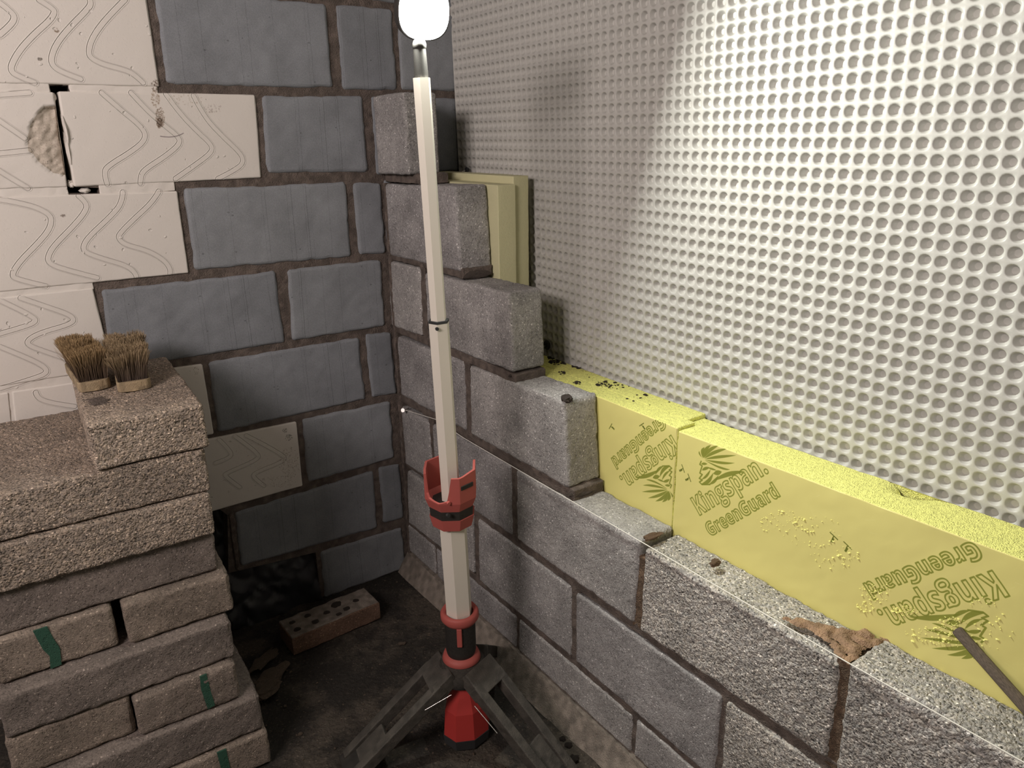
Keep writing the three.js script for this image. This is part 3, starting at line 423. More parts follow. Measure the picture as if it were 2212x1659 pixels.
// ------------------------------------------------------------------ tower light
{
  const t = thing('tower_light', 'tall telescopic site light with cream hexagonal pole, red collars and black tripod', 'work light');
  const axis = (y) => V(-0.242 - 0.03 * (y + 1.194) / 1.177, y + FLOOR, 0.75);
  const hex = (y0, y1, r, turn = 0.35) => { const a = axis(y0), b = axis(y1), g = new THREE.CylinderGeometry(r, r, a.distanceTo(b), 6); g.rotateY(turn); g.applyQuaternion(new THREE.Quaternion().setFromUnitVectors(V(0, 1, 0), b.clone().sub(a).normalize())); const m = a.add(b).multiplyScalar(0.5); g.translate(m.x, m.y, m.z); return flat(g); };
  const ring = (y0, y1, r0, r1, n = 40, turn = 0) => { const a = axis(y0), b = axis(y1), g = new THREE.CylinderGeometry(r1, r0, a.distanceTo(b), n); g.rotateY(turn); const m = a.add(b).multiplyScalar(0.5); g.translate(m.x, m.y, m.z); return n < 12 ? flat(g) : g; };
  mesh('lower_tube', hex(-1.22, -0.9, 0.0315), M.tube, t);
  mesh('middle_tube', hex(-0.93, -0.468, 0.0215), M.tube, t);
  mesh('tube_seal', hex(-0.47, -0.465, 0.0222), M.black, t);
  mesh('top_tube', hex(-0.5, -0.012, 0.0165), M.tube, t);
  for (const [px, py, r] of [[945, 711, 0.0036], [960, 1128, 0.003]]) { const p = hit(px, py, 'z', 0.75 + r * 6), g = new THREE.CylinderGeometry(r, r, 0.004, 16); g.rotateX(Math.PI / 2); g.rotateY(-0.35); g.translate(p.x, p.y, p.z - 0.002); mesh('pin_hole', g, M.black, t); }
  // holder: red open shell with a low front notch, dark band, red foot ring
  const shell = (yb, hOf, ro, ri, n = 64) => { const pos = [], idx = [], a0 = axis(yb), oct = (a) => { const s = Math.PI / 4, m = ((a - 0.2) % s + s) % s - s / 2; return Math.cos(s / 2) / Math.cos(m); };
    for (let k = 0; k <= n; k++) { const a = k / n * Math.PI * 2, o = oct(a), h = hOf(a), c = Math.cos(a), s = Math.sin(a), fl = 0.86; for (const [r, y] of [[ro * fl, -0.018], [ro, 0.004], [ro, h], [ri, h], [ri, 0.002], [ri * 0.8, -0.012]]) pos.push(a0.x + c * r * o, a0.y + y, a0.z + s * r * o); }
    for (let k = 0; k < n; k++) for (let i = 0; i < 6; i++) { const a = k * 6 + i, b = k * 6 + (i + 1) % 6; idx.push(a, b, b + 6, a, b + 6, a + 6); }
    const g = new THREE.BufferGeometry(); g.setAttribute('position', new THREE.Float32BufferAttribute(pos, 3)); g.setIndex(idx); return flat(g); };
  // angle measured from +x towards +z; the open notch looks to the front left
  const hOf = (a) => { const d = (x) => Math.abs(Math.atan2(Math.sin(a - x), Math.cos(a - x))); const g = Math.min(d(2.72), d(-0.42)), top = d(1.2) < 1.4 ? 0.064 + 0.012 * clamp((1.6 - a) / 1.2, 0, 1) : 0.072; return g < 0.5 ? 0.006 + 0.02 * g * g : lerp(0.011, top, clamp((g - 0.5) / 0.14, 0, 1)); };
  mesh('holder', shell(-0.862, hOf, 0.06, 0.0545), M.redWorn, t);
  mesh('holder_plate', boxBlock(-0.017, 0.017, -0.005, 0.005, -0.002, 0.0015, { cell: 0.05, amp: 0, r: 0.001 }).rotateY(Math.PI / 2 - 1.378).translate(-0.2525 + 0.0562 * Math.cos(1.378), -0.822 + FLOOR, 0.75 + 0.0562 * Math.sin(1.378)), M.rubber, t);
  mesh('dark_band', ring(-0.905, -0.872, 0.05, 0.052, 8, Math.PI / 2 - 0.2), M.rubber, t);
  mesh('foot_ring', ring(-0.93, -0.902, 0.046, 0.053, 8, Math.PI / 2 - 0.2), M.redWorn, t);
  for (const [px, py] of [[970, 1088], [969, 1114]]) { const p = hit(px, py, 'z', 0.8), g = new THREE.CylinderGeometry(0.004, 0.004, 0.006, 14); g.rotateX(Math.PI / 2); g.translate(p.x, p.y, p.z - 0.002); mesh('screw', g, py < 1100 ? M.redWorn : M.black, t); }
  // base collars
  const lathe = (pts) => { const g = new THREE.LatheGeometry(pts.map(([r, y]) => new THREE.Vector2(r, y)), 40), a = axis(-1.2); g.translate(a.x, FLOOR, a.z); return g; };
  mesh('upper_collar', lathe([[0.032, -1.168], [0.04, -1.162], [0.045, -1.17], [0.045, -1.182], [0.038, -1.192], [0.03, -1.194]]), M.redWorn, t);
  mesh('grip', lathe([[0.034, -1.19], [0.036, -1.2], [0.036, -1.27], [0.033, -1.285], [0.028, -1.287]]), M.rubber, t);
  mesh('clip', boxBlock(-0.006, 0.006, -0.05, 0.0, -0.004, 0.003, { cell: 0.05, amp: 0, r: 0.002 }).rotateY(-0.6).translate(-0.2632, -1.19 + FLOOR, 0.7815), M.redWorn, t);
  mesh('lower_collar', lathe([[0.03, -1.28], [0.042, -1.284], [0.046, -1.296], [0.038, -1.304], [0.03, -1.304]]), M.redWorn, t);
  mesh('rod', tubeGeo(V(-0.239, -1.42 + FLOOR, 0.752), V(-0.241, -1.3 + FLOOR, 0.752), 0.008, 0.008, 8), M.tube, t);
  // hub and three twin-rail legs
  const c = V(-0.238, 0, 0.75);
  const legDirs = [191, 71, -49].map((a) => V(Math.cos(a * Math.PI / 180), 0, Math.sin(a * Math.PI / 180))).map((d) => d.normalize());
  mesh('hub', lathe([[0.02, -1.296], [0.05, -1.3], [0.062, -1.318], [0.06, -1.345], [0.03, -1.355]]), M.dusty, t);
  for (const d of legDirs) {
    const side = V(-d.z, 0, d.x), at = (r, y, s = 0) => c.clone().addScaledVector(d, r).addScaledVector(side, s).setY(y + FLOOR);
    const strip = (r0, y0, r1, y1, s0, s1, w, th) => { const a = at(r0, y0, s0), b = at(r1, y1, s1), L = a.distanceTo(b), g = boxBlock(-w / 2, w / 2, 0, L, -th / 2, th / 2, { cell: 0.06, amp: 0.0006, r: 0.003 }), y = b.clone().sub(a).normalize(), x = side.clone(), zz = V(0, 0, 0).crossVectors(x, y).normalize(); g.applyMatrix4(new THREE.Matrix4().makeBasis(x, y, zz)); g.translate(a.x, a.y, a.z); return g; };
    const leg = mesh('leg', mergeGeometries([strip(0.035, -1.312, 0.086, -1.352, 0, 0, 0.096, 0.036), strip(0.066, -1.332, 0.29, -1.513, 0.038, 0.034, 0.024, 0.03), strip(0.066, -1.332, 0.29, -1.513, -0.038, -0.034, 0.024, 0.03), strip(0.2, -1.443, 0.29, -1.514, 0, 0, 0.07, 0.014)]), M.dusty, t);
    mesh('foot', strip(0.26, -1.495, 0.305, -1.52, 0, 0, 0.09, 0.02), M.rubber, leg);
  }
  // red power unit hanging between the legs
  const pw = (y0, y1, r0, r1) => { const g = new THREE.CylinderGeometry(r1, r0, y1 - y0, 8); g.rotateY(0.62); g.scale(1, 1, 0.82); return flat(g.translate(c.x - 0.002, (y0 + y1) / 2 + FLOOR, c.z + 0.01)); };
  mesh('power_unit', mergeGeometries([pw(-1.5, -1.425, 0.062, 0.056), pw(-1.425, -1.37, 0.056, 0.03)]), M.red, t);
  mesh('power_base', pw(-1.526, -1.498, 0.06, 0.064), M.black, t);
  mesh('wire', tubeGeo(onLevel(918, 1534, -1.345 + FLOOR), onLevel(975, 1501, -1.315 + FLOOR), 0.0012, 0.0012, 6), M.steel, t);
  mesh('wire', tubeGeo(onLevel(1025, 1525, -1.335 + FLOOR), onLevel(1074, 1584, -1.375 + FLOOR), 0.0012, 0.0012, 6), M.steel, t);
  // lamp head
  const L = LAMP.pos, n = LAMP.dir, look = new THREE.Matrix4().lookAt(V(0, 0, 0), n.clone().negate(), V(0, 1, 0));
  const rr = (w, r, depth, z0) => { const s = new THREE.Shape(), a = w / 2; s.moveTo(-a + r, -a); s.lineTo(a - r, -a); s.quadraticCurveTo(a, -a, a, -a + r); s.lineTo(a, a - r); s.quadraticCurveTo(a, a, a - r, a); s.lineTo(-a + r, a); s.quadraticCurveTo(-a, a, -a, a - r); s.lineTo(-a, -a + r); s.quadraticCurveTo(-a, -a, -a + r, -a); const g = new THREE.ExtrudeGeometry(s, { depth, bevelEnabled: true, bevelSize: 0.002, bevelThickness: 0.002, bevelSegments: 2 }); g.translate(0, 0, z0); g.applyMatrix4(look); g.translate(L.x, L.y, L.z); return g; };
  const head = mesh('lamp_head', rr(0.09, 0.038, 0.03, -0.036), M.rubber, t);
  const lens = mesh('lens', rr(0.086, 0.041, 0.002, -0.004), std(0xffffff, { emissive: 0xffffff, emissiveIntensity: 12 }), head);
  mesh('neck', tubeGeo(axis(-0.016), axis(0.05), 0.013, 0.011, 16), M.rubber, t);
  mesh('neck_joint', new THREE.SphereGeometry(0.013, 20, 14).translate(...axis(0.042).toArray()), M.rubber, t);
  const light = new THREE.RectAreaLight(LAMP.color, LAMP.power, LAMP.size * 0.9, LAMP.size * 0.9); light.position.copy(L).addScaledVector(n, 0.006); light.lookAt(L.clone().add(n)); light.name = 'lamp_light'; t.add(light);
}
// ------------------------------------------------------------------ second site light, outside the frame on the left, whose soft warm light throws the shadows of stack, brushes and pole
{
  const t = thing('flood_light', 'wide soft flood light on a stand, left of the block stack', 'work light'), n = SITE.aim.clone().sub(SITE.pos).normalize(), look = new THREE.Matrix4().lookAt(V(0, 0, 0), n.clone().negate(), V(0, 1, 0));
  const box = (w, h, d, z0, m, name, parent) => { const g = new THREE.BoxGeometry(w, h, d); g.translate(0, 0, z0); g.applyMatrix4(look); g.translate(...SITE.pos.toArray()); return mesh(name, g, m, parent); };
  const hd = box(SITE.w + 0.04, SITE.h + 0.04, 0.06, -0.035, M.black, 'lamp_head', t);
  box(SITE.w, SITE.h, 0.004, -0.002, std(0xffffff, { emissive: SITE.color, emissiveIntensity: 1.2 }), 'diffuser', hd);
  const b = SITE.pos.clone().addScaledVector(n, -0.08);
  mesh('stand', tubeGeo(V(b.x, 0.05, b.z), V(b.x, b.y, b.z), 0.018, 0.018, 16), M.steel, t);
  for (let k = 0; k < 3; k++) { const a = k * 2.094 + 0.4; mesh('leg', tubeGeo(V(b.x, 0.35, b.z), V(b.x + Math.cos(a) * 0.4, 0.012, b.z + Math.sin(a) * 0.4), 0.012, 0.012, 10), M.black, t); }
  const light = new THREE.RectAreaLight(SITE.color, SITE.power, SITE.w, SITE.h); light.position.copy(SITE.pos).addScaledVector(n, 0.006); light.lookAt(SITE.pos.clone().add(n)); light.name = 'flood_light_glow'; t.add(light);
}

// ------------------------------------------------------------------ stack of loose blocks on the left
{
  const T = -0.63, G = 'loose blocks stacked by the painted wall', e = 0.0016;
  // course counted from the top, x range, z range, material, turn, label
  const S = [
    [0, -0.882, -0.668, 0.04, 0.472, M.stackCoarse[0], 0.04, 'rough loose block laid flat on top of the stack, carrying two brushes'],
    [1, -1.122, -0.682, 0.25, 0.468, M.stackCoarse[1], 0.05, 'coarse loose block directly under the top block, at the front of the stack'],
    [1, -1.122, -0.685, 0.03, 0.247, M.stackCoarse[1], 0.0, 'grey topped loose block against the painted wall, behind the coarse front block'],
    [2, -1.125, -0.688, 0.255, 0.478, M.stackCoarse[1], 0.05, 'front block of the third course from the top of the stack'],
    [2, -1.125, -0.688, 0.03, 0.25, M.stackFine[1], 0, 'back block of the third course from the top of the stack'],
    [3, -1.128, -0.69, 0.24, 0.458, M.stackFine[2], 0.04, 'smooth dark ended block above the gapped pair in the stack'],
    [3, -1.128, -0.69, 0.02, 0.236, M.stackFine[1], 0, 'back block of the fourth course from the top of the stack'],
    [4, -1.125, -0.906, 0.04, 0.472, M.stackFine[0], 0.03, 'block end with a thick green paint mark, beside the open gap'],
    [4, -0.888, -0.672, 0.045, 0.482, M.stackFine[0], 0.03, 'plain block end on the other side of the open gap from the green mark'],
    [5, -1.134, -0.692, 0.285, 0.512, M.stackFine[2], 0.035, 'front block of the course under the gapped pair in the stack'],
    [5, -1.134, -0.692, 0.05, 0.28, M.stackFine[1], 0, 'back block of the course under the gapped pair in the stack'],
    [6, -1.134, -0.9105, 0.07, 0.508, M.stackFine[0], 0.03, 'plain block end closely joined to the block with the thin green mark'],
    [6, -0.9085, -0.696, 0.085, 0.528, M.stackFine[1], 0.03, 'block end with a thin upright green paint mark'],
    [7, -1.115, -0.662, 0.31, 0.54, M.stackFine[2], 0.035, 'front block of the last but one course in the stack'],
    [7, -1.115, -0.662, 0.08, 0.305, M.stackFine[1], 0, 'back block of the last but one course in the stack'],
    [8, -1.11, -0.888, 0.11, 0.535, M.stackFine[1], 0.02, 'plain block end on the floor at the bottom of the stack'],
    [8, -0.884, -0.655, 0.11, 0.548, M.stackFine[0], 0.02, 'faintly green marked block end on the floor under the stack'],
  ];
  M.greenPaint = std(lin(0.025, 0.085, 0.055), { roughness: 0.9, bumpMap: T05.fb, bumpScale: 0.0016 });
  for (const [k, x0, x1, z0, z1, m, turn, label] of S) {
    const y1 = T - 0.1 * k + FLOOR - e, y0 = y1 - 0.1 + 2 * e, cx = (x0 + x1) / 2, cz = (z0 + z1) / 2, w = x1 - x0, d = z1 - z0;
    const g = boxBlock(-w / 2, w / 2, 0, y1 - y0, -d / 2, d / 2, { r: k < 4 ? 0.006 : 0.009, cell: k < 3 ? 0.007 : 0.009, amp: 0.0026, freq: 95, low: 0.0016 });
    const t = thing('concrete_block', label, 'block', G); { const A = 0.035, dx = cx + 0.9, dz = cz - 0.27; t.position.set(-0.9 + dx * Math.cos(A) - dz * Math.sin(A) * 0.2, y0, 0.27 + dz + dx * Math.sin(A)); t.rotation.y = -A; }
    mesh('block_body', g, m, t);
    // brush-painted marks on three block ends, thin paint following the face
    const mark = label.includes('thick green') ? [[-0.03, 0.02], [0.094, 0.006], [[0, 0.096], [0.024, 0.097], [0.031, 0.06], [0.036, 0.04], [0.032, 0.002], [0.012, 0.0], [0.016, 0.03], [0.008, 0.05]]] : label.includes('thin upright') ? [[0.025, 0], 0, [[0.004, 0.094], [0.018, 0.095], [0.02, 0.05], [0.024, 0.006], [0.008, 0.004], [0.002, 0.06]]] : label.includes('faintly green') ? [[0.0, 0], 0, [[0, 0.095], [0.02, 0.095], [0.022, 0.02], [0.004, 0.02]]] : null;
    if (mark) { const s = new THREE.Shape(); mark[2].forEach(([x, y], i) => i ? s.lineTo(x, y) : s.moveTo(x, y)); s.closePath(); const mg = new THREE.ExtrudeGeometry(s, { depth: 0.004, bevelEnabled: false }); mg.translate(mark[0][0], 0.001, d / 2 - 0.0024); mesh('paint_mark', mg, M.greenPaint, t); }
  }
}

// ------------------------------------------------------------------ brushes on the stack
M.brushWood = std(lin(1.0, 0.86, 0.6), { map: T05.mm, bumpMap: T05.mb, bumpScale: 0.0012, roughness: 0.8 });
function brush(cx, cz, turn, w, len, seed, tint, label) {
  const t = thing('scrubbing_brush', label, 'brush', 'brush heads on the stack'); t.position.set(cx, -0.63 + FLOOR, cz); t.rotation.y = turn;
  const s = new THREE.Shape(), a = w / 2, b = len / 2, r = 0.012; s.moveTo(-a, -b + r); s.quadraticCurveTo(-a * 0.9, -b, -a + r, -b); s.quadraticCurveTo(0, -b - 0.006, a - r, -b); s.quadraticCurveTo(a * 0.9, -b, a, -b + r); s.lineTo(a, b - r); s.quadraticCurveTo(a, b, a - r, b); s.lineTo(-a + r, b); s.quadraticCurveTo(-a, b, -a, b - r); s.closePath();
  const g = new THREE.ExtrudeGeometry(s, { depth: 0.019, bevelEnabled: true, bevelSize: 0.0015, bevelThickness: 0.0015, bevelSegments: 2 }); g.rotateX(-Math.PI / 2); g.translate(0, 0.0015, 0); mesh('wooden_back', g, M.brushWood, t);
  const q = rng(seed), pos = [], col = [], idx = [], nor = [];
  for (let i = 0; i < 11000; i++) {
    const u = q() * 2 - 1, v = q() * 2 - 1, x = u * (a - 0.003), zz = v * (b - 0.005), h = 0.06 + 0.012 * q() - 0.016 * Math.max(0, noise3(x * 60 + seed, zz * 40, 1)), stray = q() < 0.02 ? 3 : 1;
    const lx = u * 0.009 + (q() - 0.5) * 0.012 * stray + 0.008 * noise3(zz * 50, seed, 3), lz = v * 0.009 + (q() - 0.5) * 0.012 * stray, base = pos.length / 3, th = 0.0005 + q() * 0.0003;
    const tone = 0.75 + q() * 0.6;
    for (let k = 0; k < 3; k++) { const f = [0, 0.55, 1][k], px = x + lx * f * f, pz = zz + lz * f * f, py = 0.019 + h * f * (stray > 1 ? 0.8 : 1), wd = th * (1 - 0.45 * f), an = q.length + i; const ax = Math.cos(i * 2.4) * wd, az = Math.sin(i * 2.4) * wd;
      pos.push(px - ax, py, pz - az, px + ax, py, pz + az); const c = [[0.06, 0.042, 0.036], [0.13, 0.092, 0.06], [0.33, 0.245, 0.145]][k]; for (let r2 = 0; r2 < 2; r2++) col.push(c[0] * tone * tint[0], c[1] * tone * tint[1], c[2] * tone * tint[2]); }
    idx.push(base, base + 1, base + 3, base, base + 3, base + 2, base + 2, base + 3, base + 5, base + 2, base + 5, base + 4);
  }
  const bgm = new THREE.BufferGeometry(); bgm.setAttribute('position', new THREE.Float32BufferAttribute(pos, 3)); bgm.setAttribute('color', new THREE.Float32BufferAttribute(col, 3)); bgm.setIndex(idx); bgm.computeVertexNormals();
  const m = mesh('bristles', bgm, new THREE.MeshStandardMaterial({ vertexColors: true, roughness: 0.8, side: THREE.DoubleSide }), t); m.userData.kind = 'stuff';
}
brush(-0.848, 0.148, 0.04, 0.06, 0.2, 3, [1.05, 0.98, 0.85], 'brown bristle brush head further from the green-marked corner, half hidden by its twin');
brush(-0.765, 0.205, -0.1, 0.064, 0.2, 8, [0.98, 0.98, 0.98], 'greyer bristle brush head overlapping the browner one');

// ------------------------------------------------------------------ small things on the walls
{
  const pin = onRight(872, 886, -0.014), t = thing('line_pin', 'steel nail with wound line in the corner joint', 'nail'); mesh('nail_head', tubeGeo(V(pin.x - 0.004, pin.y + 0.001, pin.z + 0.002), V(pin.x - 0.002, pin.y, pin.z), 0.0062, 0.0062, 16), M.steel, t); mesh('nail_shaft', tubeGeo(V(pin.x - 0.002, pin.y, pin.z), V(0.006, pin.y + 0.001, pin.z - 0.002), 0.002, 0.002, 8), M.steel, t);
  M.string = std(lin(0.8, 0.78, 0.72), { roughness: 0.8 });
  const pts = [V(-0.009, pin.y, pin.z + 0.004), onRight(945, 907, -0.006), onRight(1000, 945, -0.007), onRight(1388, 1172, -0.007), onRight(1829, 1430, -0.008), onRight(2212, 1647, -0.009)]; const last = pts[5].clone().add(pts[5].clone().sub(pts[4]).multiplyScalar(0.5)); pts.push(last);
  const line = []; for (let i = 0; i < pts.length - 1; i++) line.push(tubeGeo(pts[i], pts[i + 1], 0.0011, 0.0011, 6));
  single('string_line', mergeGeometries(line), M.string, 'taut white builders line along the top edge of the blocks', 'string');
  // stick leaning on the foam
  const a = hit(2068, 1362, 'x', 0.094), b = V(0.02, y5t + 0.011, 1.86), dir = b.clone().sub(a).normalize(), end = a.clone().addScaledVector(dir, 0.42);
  const g = new THREE.CylinderGeometry(0.0088, 0.0084, 0.22, 7, 8); const L = a.distanceTo(b); g.scale(1, L / 0.22, 1); g.applyQuaternion(new THREE.Quaternion().setFromUnitVectors(V(0, 1, 0), dir)); const mid = a.clone().add(b).multiplyScalar(0.5); g.translate(mid.x, mid.y, mid.z);
  M.stick = std(lin(0.62, 0.54, 0.46), { map: T05.mm, roughness: 0.8, bumpMap: T05.mb, bumpScale: 0.001 }); single('wooden_stick', g, M.stick, 'weathered round wooden stick leaning against the yellow foam board', 'stick');
}
function lumpOn(name, px, py, axis, v, s, seed, mat, label, cat, group) { const p = hit(px, py, axis, v), g = lumpGeo(s[0], s[1], s[2], seed, 0.6, 3); g.translate(p.x, p.y, p.z); return single(name, g, mat, label, cat, group); }
const yTop4 = onRight(1218, 868).y, yT5 = -0.903 + FLOOR;
lumpOn('mortar_lump', 1224, 862, 'y', yTop4 + 0.003, [0.013, 0.009, 0.014], 3, M.mortar, 'brown mortar lump on the top corner of the stepped block', 'mortar');
lumpOn('mortar_lump', 1408, 1158, 'y', yT5 + 0.002, [0.022, 0.004, 0.01], 5, M.freshMortar, 'thin tan mortar flake across the open block joint', 'mortar');
lumpOn('mortar_lump', 1545, 1216, 'y', yT5 + 0.002, [0.012, 0.006, 0.008], 7, M.freshMortar, 'small tan mortar lump on the pale block top', 'mortar');
function spread(name, outline, y, h, seed, cut, mat, label) {   // thin, broken layer lying on a level top: outline in pixels of the photograph
  const P = outline.map(([px, py]) => onLevel(px, py, y)), xs = P.map((p) => p.x), zs = P.map((p) => p.z), x0 = Math.min(...xs), x1 = Math.max(...xs), z0 = Math.min(...zs), z1 = Math.max(...zs), st = 0.0022;
  const side = (x, zz) => { let inn = false, d = 1; for (let i = 0, j = P.length - 1; i < P.length; j = i++) { const A = P[i], B = P[j]; if ((A.z > zz) !== (B.z > zz) && x < (B.x - A.x) * (zz - A.z) / (B.z - A.z) + A.x) inn = !inn; const ex = B.x - A.x, ez = B.z - A.z, t = clamp(((x - A.x) * ex + (zz - A.z) * ez) / (ex * ex + ez * ez), 0, 1); d = Math.min(d, Math.hypot(x - A.x - t * ex, zz - A.z - t * ez)); } return inn ? d : -d; };
  const nx = Math.ceil((x1 - x0) / st) + 4, nz = Math.ceil((z1 - z0) / st) + 4, H = [], pos = [], uv = [], idx = [];
  for (let j = 0; j <= nz; j++) for (let i = 0; i <= nx; i++) { const x = x0 + (i - 2) * st, zz = z0 + (j - 2) * st, e = side(x, zz) + 0.006 * fbm3(x * 90 + seed, 1, zz * 90), v = h * clamp(e * 180, -1, 1) * (0.55 + 0.45 * fbm3(x * 130, seed, zz * 130)) - cut * Math.max(0, 0.42 - Math.abs(noise3(x * 46, seed + 3, zz * 46))) * h; H.push(v); pos.push(x, y + Math.max(v, -0.0012), zz); uv.push(x, zz); }
  for (let j = 0; j < nz; j++) for (let i = 0; i < nx; i++) { const k = j * (nx + 1) + i, q = [k, k + nx + 1, k + nx + 2, k + 1]; if (q.some((n) => H[n] > 0)) idx.push(q[0], q[1], q[2], q[0], q[2], q[3]); }
  const g = new THREE.BufferGeometry(); g.setAttribute('position', new THREE.Float32BufferAttribute(pos, 3)); g.setAttribute('uv', new THREE.Float32BufferAttribute(uv, 2)); g.setIndex(idx); g.computeVertexNormals();
  return single(name, g, mat, label, 'mortar');
}
spread('mortar_smear', [[1690, 1334], [1720, 1335], [1790, 1350], [1840, 1362], [1868, 1352], [1890, 1372], [1922, 1382], [1908, 1400], [1862, 1404], [1850, 1418], [1832, 1432], [1808, 1414], [1792, 1390], [1760, 1370], [1730, 1356]], yT5 - 0.004, 0.007, 4, 1.6, M.freshMortar, 'orange tan mortar smeared over the joint beside the foam');
spread('mortar_smear', [[185, 862], [215, 858], [236, 862], [230, 872], [200, 876]], -0.6295 + FLOOR, 0.0022, 9, 1.0, M.mortar, 'small brown smear on the top block in front of the brushes');
function crumbs(name, count, seed, place, size, mat, label, cat) { const q = rng(seed), base = [0, 1, 2].map((k) => lumpGeo(1, 0.7, 1, k * 9 + seed, 0.7, 1)), gs = []; for (let i = 0; i < count; i++) { const p = place(q); if (!p) continue; const s = size(q), g = base[i % 3].clone(); g.rotateY(q() * 6.3); g.scale(s * (0.7 + q()), s * (0.5 + q() * 0.5), s * (0.7 + q())); g.translate(p.x, p.y, p.z); gs.push(g); } return single(name, mergeGeometries(gs), mat, label, cat, null, 'stuff'); }
const clusters = [[1205, 780, 20, 8], [1250, 790, 14, 6], [1195, 775, 12, 8], [1320, 832, 30, 9], [1345, 830, 26, 7], [1300, 828, 12, 5], [1248, 827, 10, 3], [1215, 805, 8, 4], [1400, 860, 60, 16], [1270, 805, 60, 18]];
crumbs('mortar_crumbs', 330, 21, (q) => { const c = clusters[Math.floor(q() * q() * clusters.length * 1.25) % clusters.length], a = q() * 6.28, k = Math.sqrt(q()); const p = onLevel(c[0] + Math.cos(a) * k * c[2], c[1] + Math.sin(a) * k * c[3], -0.685 + FLOOR); return p.x > 0.108 && p.x < 0.21 && p.z < 1.05 ? p : null; }, (q) => 0.0006 + q() * q() * 0.0042, M.darkMortar, 'dark mortar crumbs scattered on the top of the short foam board', 'crumbs');
M.foamCrumb = std(lin(0.85, 0.83, 0.3));
const fc = [[1690, 1130, 60, 28], [1760, 1150, 60, 36], [1800, 1200, 60, 30], [1890, 1280, 40, 24], [1870, 1310, 22, 12], [2010, 1370, 60, 20], [2060, 1385, 50, 14], [2120, 1350, 70, 60], [1955, 1320, 30, 12], [2050, 1345, 26, 14]];
crumbs('foam_crumbs', 520, 31, (q) => { const c = fc[Math.floor(q() * fc.length)], a = q() * 6.28, k = Math.sqrt(q()), p = onRight(c[0] + Math.cos(a) * k * c[2], c[1] + Math.sin(a) * k * c[3], FX - 0.0004); return p.y > -0.9 + FLOOR && p.y < -0.69 + FLOOR && p.z < 1.95 ? p : null; }, (q) => 0.0004 + q() * q() * 0.0016, M.foamCrumb, 'yellow foam crumbs clinging to the face of the long foam board', 'crumbs');

// ------------------------------------------------------------------ on the floor
{ // black polythene in the gap low in the back wall
  const nx = 60, ny = 60, pos = [], idx = [], xa = -0.75, xb = onBack(690, 1250).x - 0.002; for (let j = 0; j <= ny; j++) for (let i = 0; i <= nx; i++) { const u = i / nx, v = j / ny, x = lerp(xa, xb, u), y = lerp(0.004, -1.09 + FLOOR, v); const cr = 0.018 * Math.abs(noise3(x * 16 + y * 9, y * 14 - x * 6, 2)) + 0.01 * Math.abs(noise3(x * 40, y * 46 + x * 30, 5)); pos.push(x, y, -0.075 + 0.06 * sm(1 - v) + cr); }
  for (let j = 0; j < ny; j++) for (let i = 0; i < nx; i++) { const k = j * (nx + 1) + i; idx.push(k, k + 1, k + nx + 2, k, k + nx + 2, k + nx + 1); } const g = new THREE.BufferGeometry(); g.setAttribute('position', new THREE.Float32BufferAttribute(pos, 3)); g.setIndex(idx); g.computeVertexNormals();
  single('polythene_sheet', g, std(lin(0.032, 0.033, 0.037), { roughness: 0.4, side: THREE.DoubleSide }), 'crumpled black plastic sheet in the gap under the dark blocks', 'plastic sheet');
}
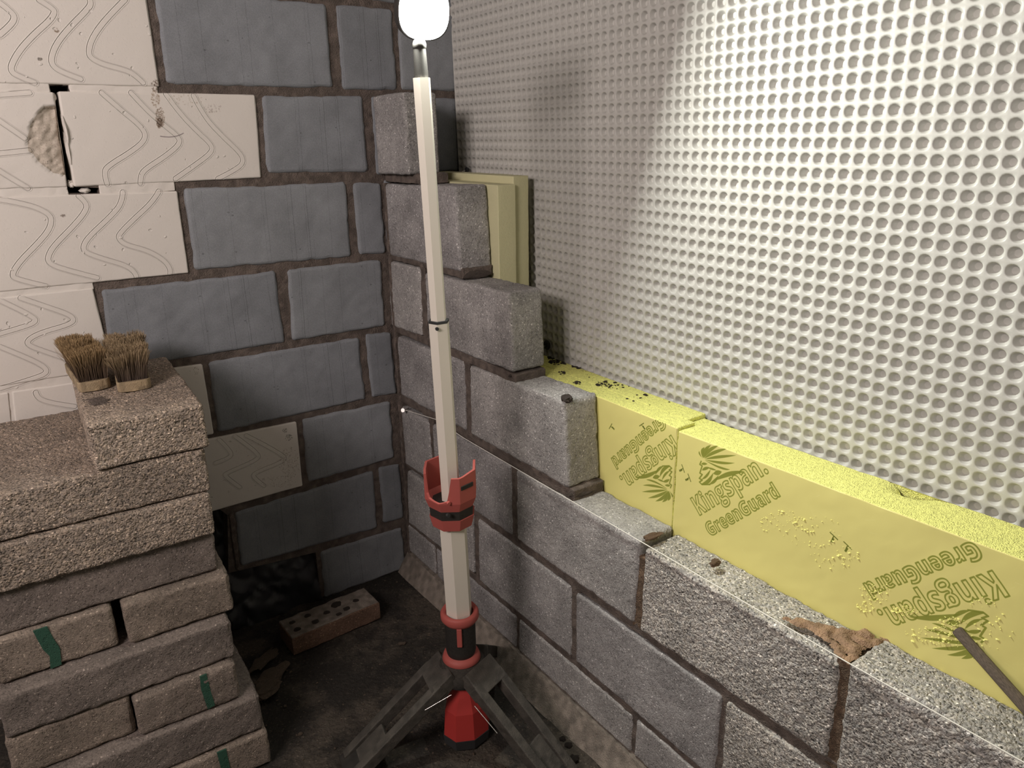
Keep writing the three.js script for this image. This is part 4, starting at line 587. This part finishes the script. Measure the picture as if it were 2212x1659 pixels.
{ // perforated brick
  const yT = -1.465 + FLOOR, A = onLevel(598, 1359, yT), B = onLevel(630, 1382, yT), C2 = onLevel(824, 1300, yT), w = 0.1, L = 0.3;
  const d = C2.clone().sub(B).setY(0).normalize(), side = V(d.z, 0, -d.x), t = thing('brick', 'mortar crusted red brick lying on the floor by the back wall', 'brick'); const c = B.clone().addScaledVector(d, 0.14).addScaledVector(side, 0.05).setY(0.008); t.position.copy(c); t.rotation.y = Math.atan2(-d.z, d.x);
  mesh('brick_body', boxBlock(-0.14, 0.14, 0, 0.058, -0.05, 0.05, { r: 0.003, cell: 0.012, amp: 0.002, freq: 70, low: 0.001 }), std(lin(0.55, 0.34, 0.24), { map: T05.fm, bumpMap: T05.fb, bumpScale: 0.0015 }), t);
  mesh('mortar_crust', boxBlock(-0.138, 0.137, 0.056, 0.0605, -0.05, 0.047, { r: 0.002, cell: 0.01, amp: 0.003, freq: 40 }), M.concrete, t);
  for (const [x, zz, r] of [[-0.11, -0.02, 0.009], [-0.11, 0.02, 0.01], [-0.06, -0.022, 0.01], [-0.055, 0.02, 0.012], [-0.01, 0.0, 0.01], [0.03, -0.02, 0.016], [0.045, 0.02, 0.012], [0.085, 0, 0.01], [0.015, 0.03, 0.009]]) { const g = lumpGeo(r, 0.003, r * 0.9, r * 999, 0.4, 2); g.translate(x, 0.0605, zz); mesh('hole_plug', g, M.darkMortar, t); }
}
{ // broken pieces
  const bits = [[568, 1428, [0.05, 0.006, 0.022], -0.5, 'thin broken slab of pale render beside the brick end'], [585, 1460, [0.045, 0.009, 0.03], -0.6, 'wedge shaped broken tile piece with pale edge by the stack'], [572, 1490, [0.04, 0.012, 0.03], -0.5, 'darker broken piece lying against the bottom of the stack'], [775, 1343, [0.022, 0.005, 0.014], 0.2, 'flat pinkish chip in front of the brick'], [868, 1390, [0.012, 0.003, 0.006], 0.3, 'small pale chip on the bare floor between brick and tripod']];
  M.render = std(lin(0.62, 0.52, 0.42), { map: T05.mm, bumpMap: T05.mb, bumpScale: 0.002 });
  bits.forEach(([px, py, s, tilt, label], i) => { const p = onLevel(px, py, s[1] + 0.004), g = lumpGeo(s[0], s[1], s[2], i * 3.1 + 2, 0.7, 3); g.rotateX(-0.12); g.rotateY(-tilt); g.translate(p.x, p.y, p.z); single('rubble_piece', flat(g), M.render, label, 'rubble', 'broken pieces on the floor'); });
  const stones = [[1188, 1608, 0.012], [1205, 1625, 0.016], [1228, 1610, 0.01], [1175, 1590, 0.009], [1240, 1640, 0.013], [1160, 1615, 0.01], [1215, 1596, 0.008]];
  stones.forEach(([px, py, r], i) => { const p = onLevel(px, py, r * 0.5), g = lumpGeo(r, r * 0.7, r * 0.9, i * 5 + 1, 0.6, 2); g.translate(p.x, p.y, p.z); single('stone', g, pick([M.darkMortar, M.mortar], i), 'small dark stone in the grit between tripod and wall foot', 'stone', 'stones beside the tripod'); });
  crumbs('grit', 1500, 41, (q) => { const p = V(-0.75 + q() * 0.72, 0, 0.02 + q() * 1.2); if (p.x < -0.64 && p.z < 0.56) return null; p.y = 0.001; return p; }, (q) => 0.0006 + q() * q() * q() * 0.004, M.render, 'pale grit and plaster dust scattered over the floor', 'grit');
}
renderer.render(scene, camera);
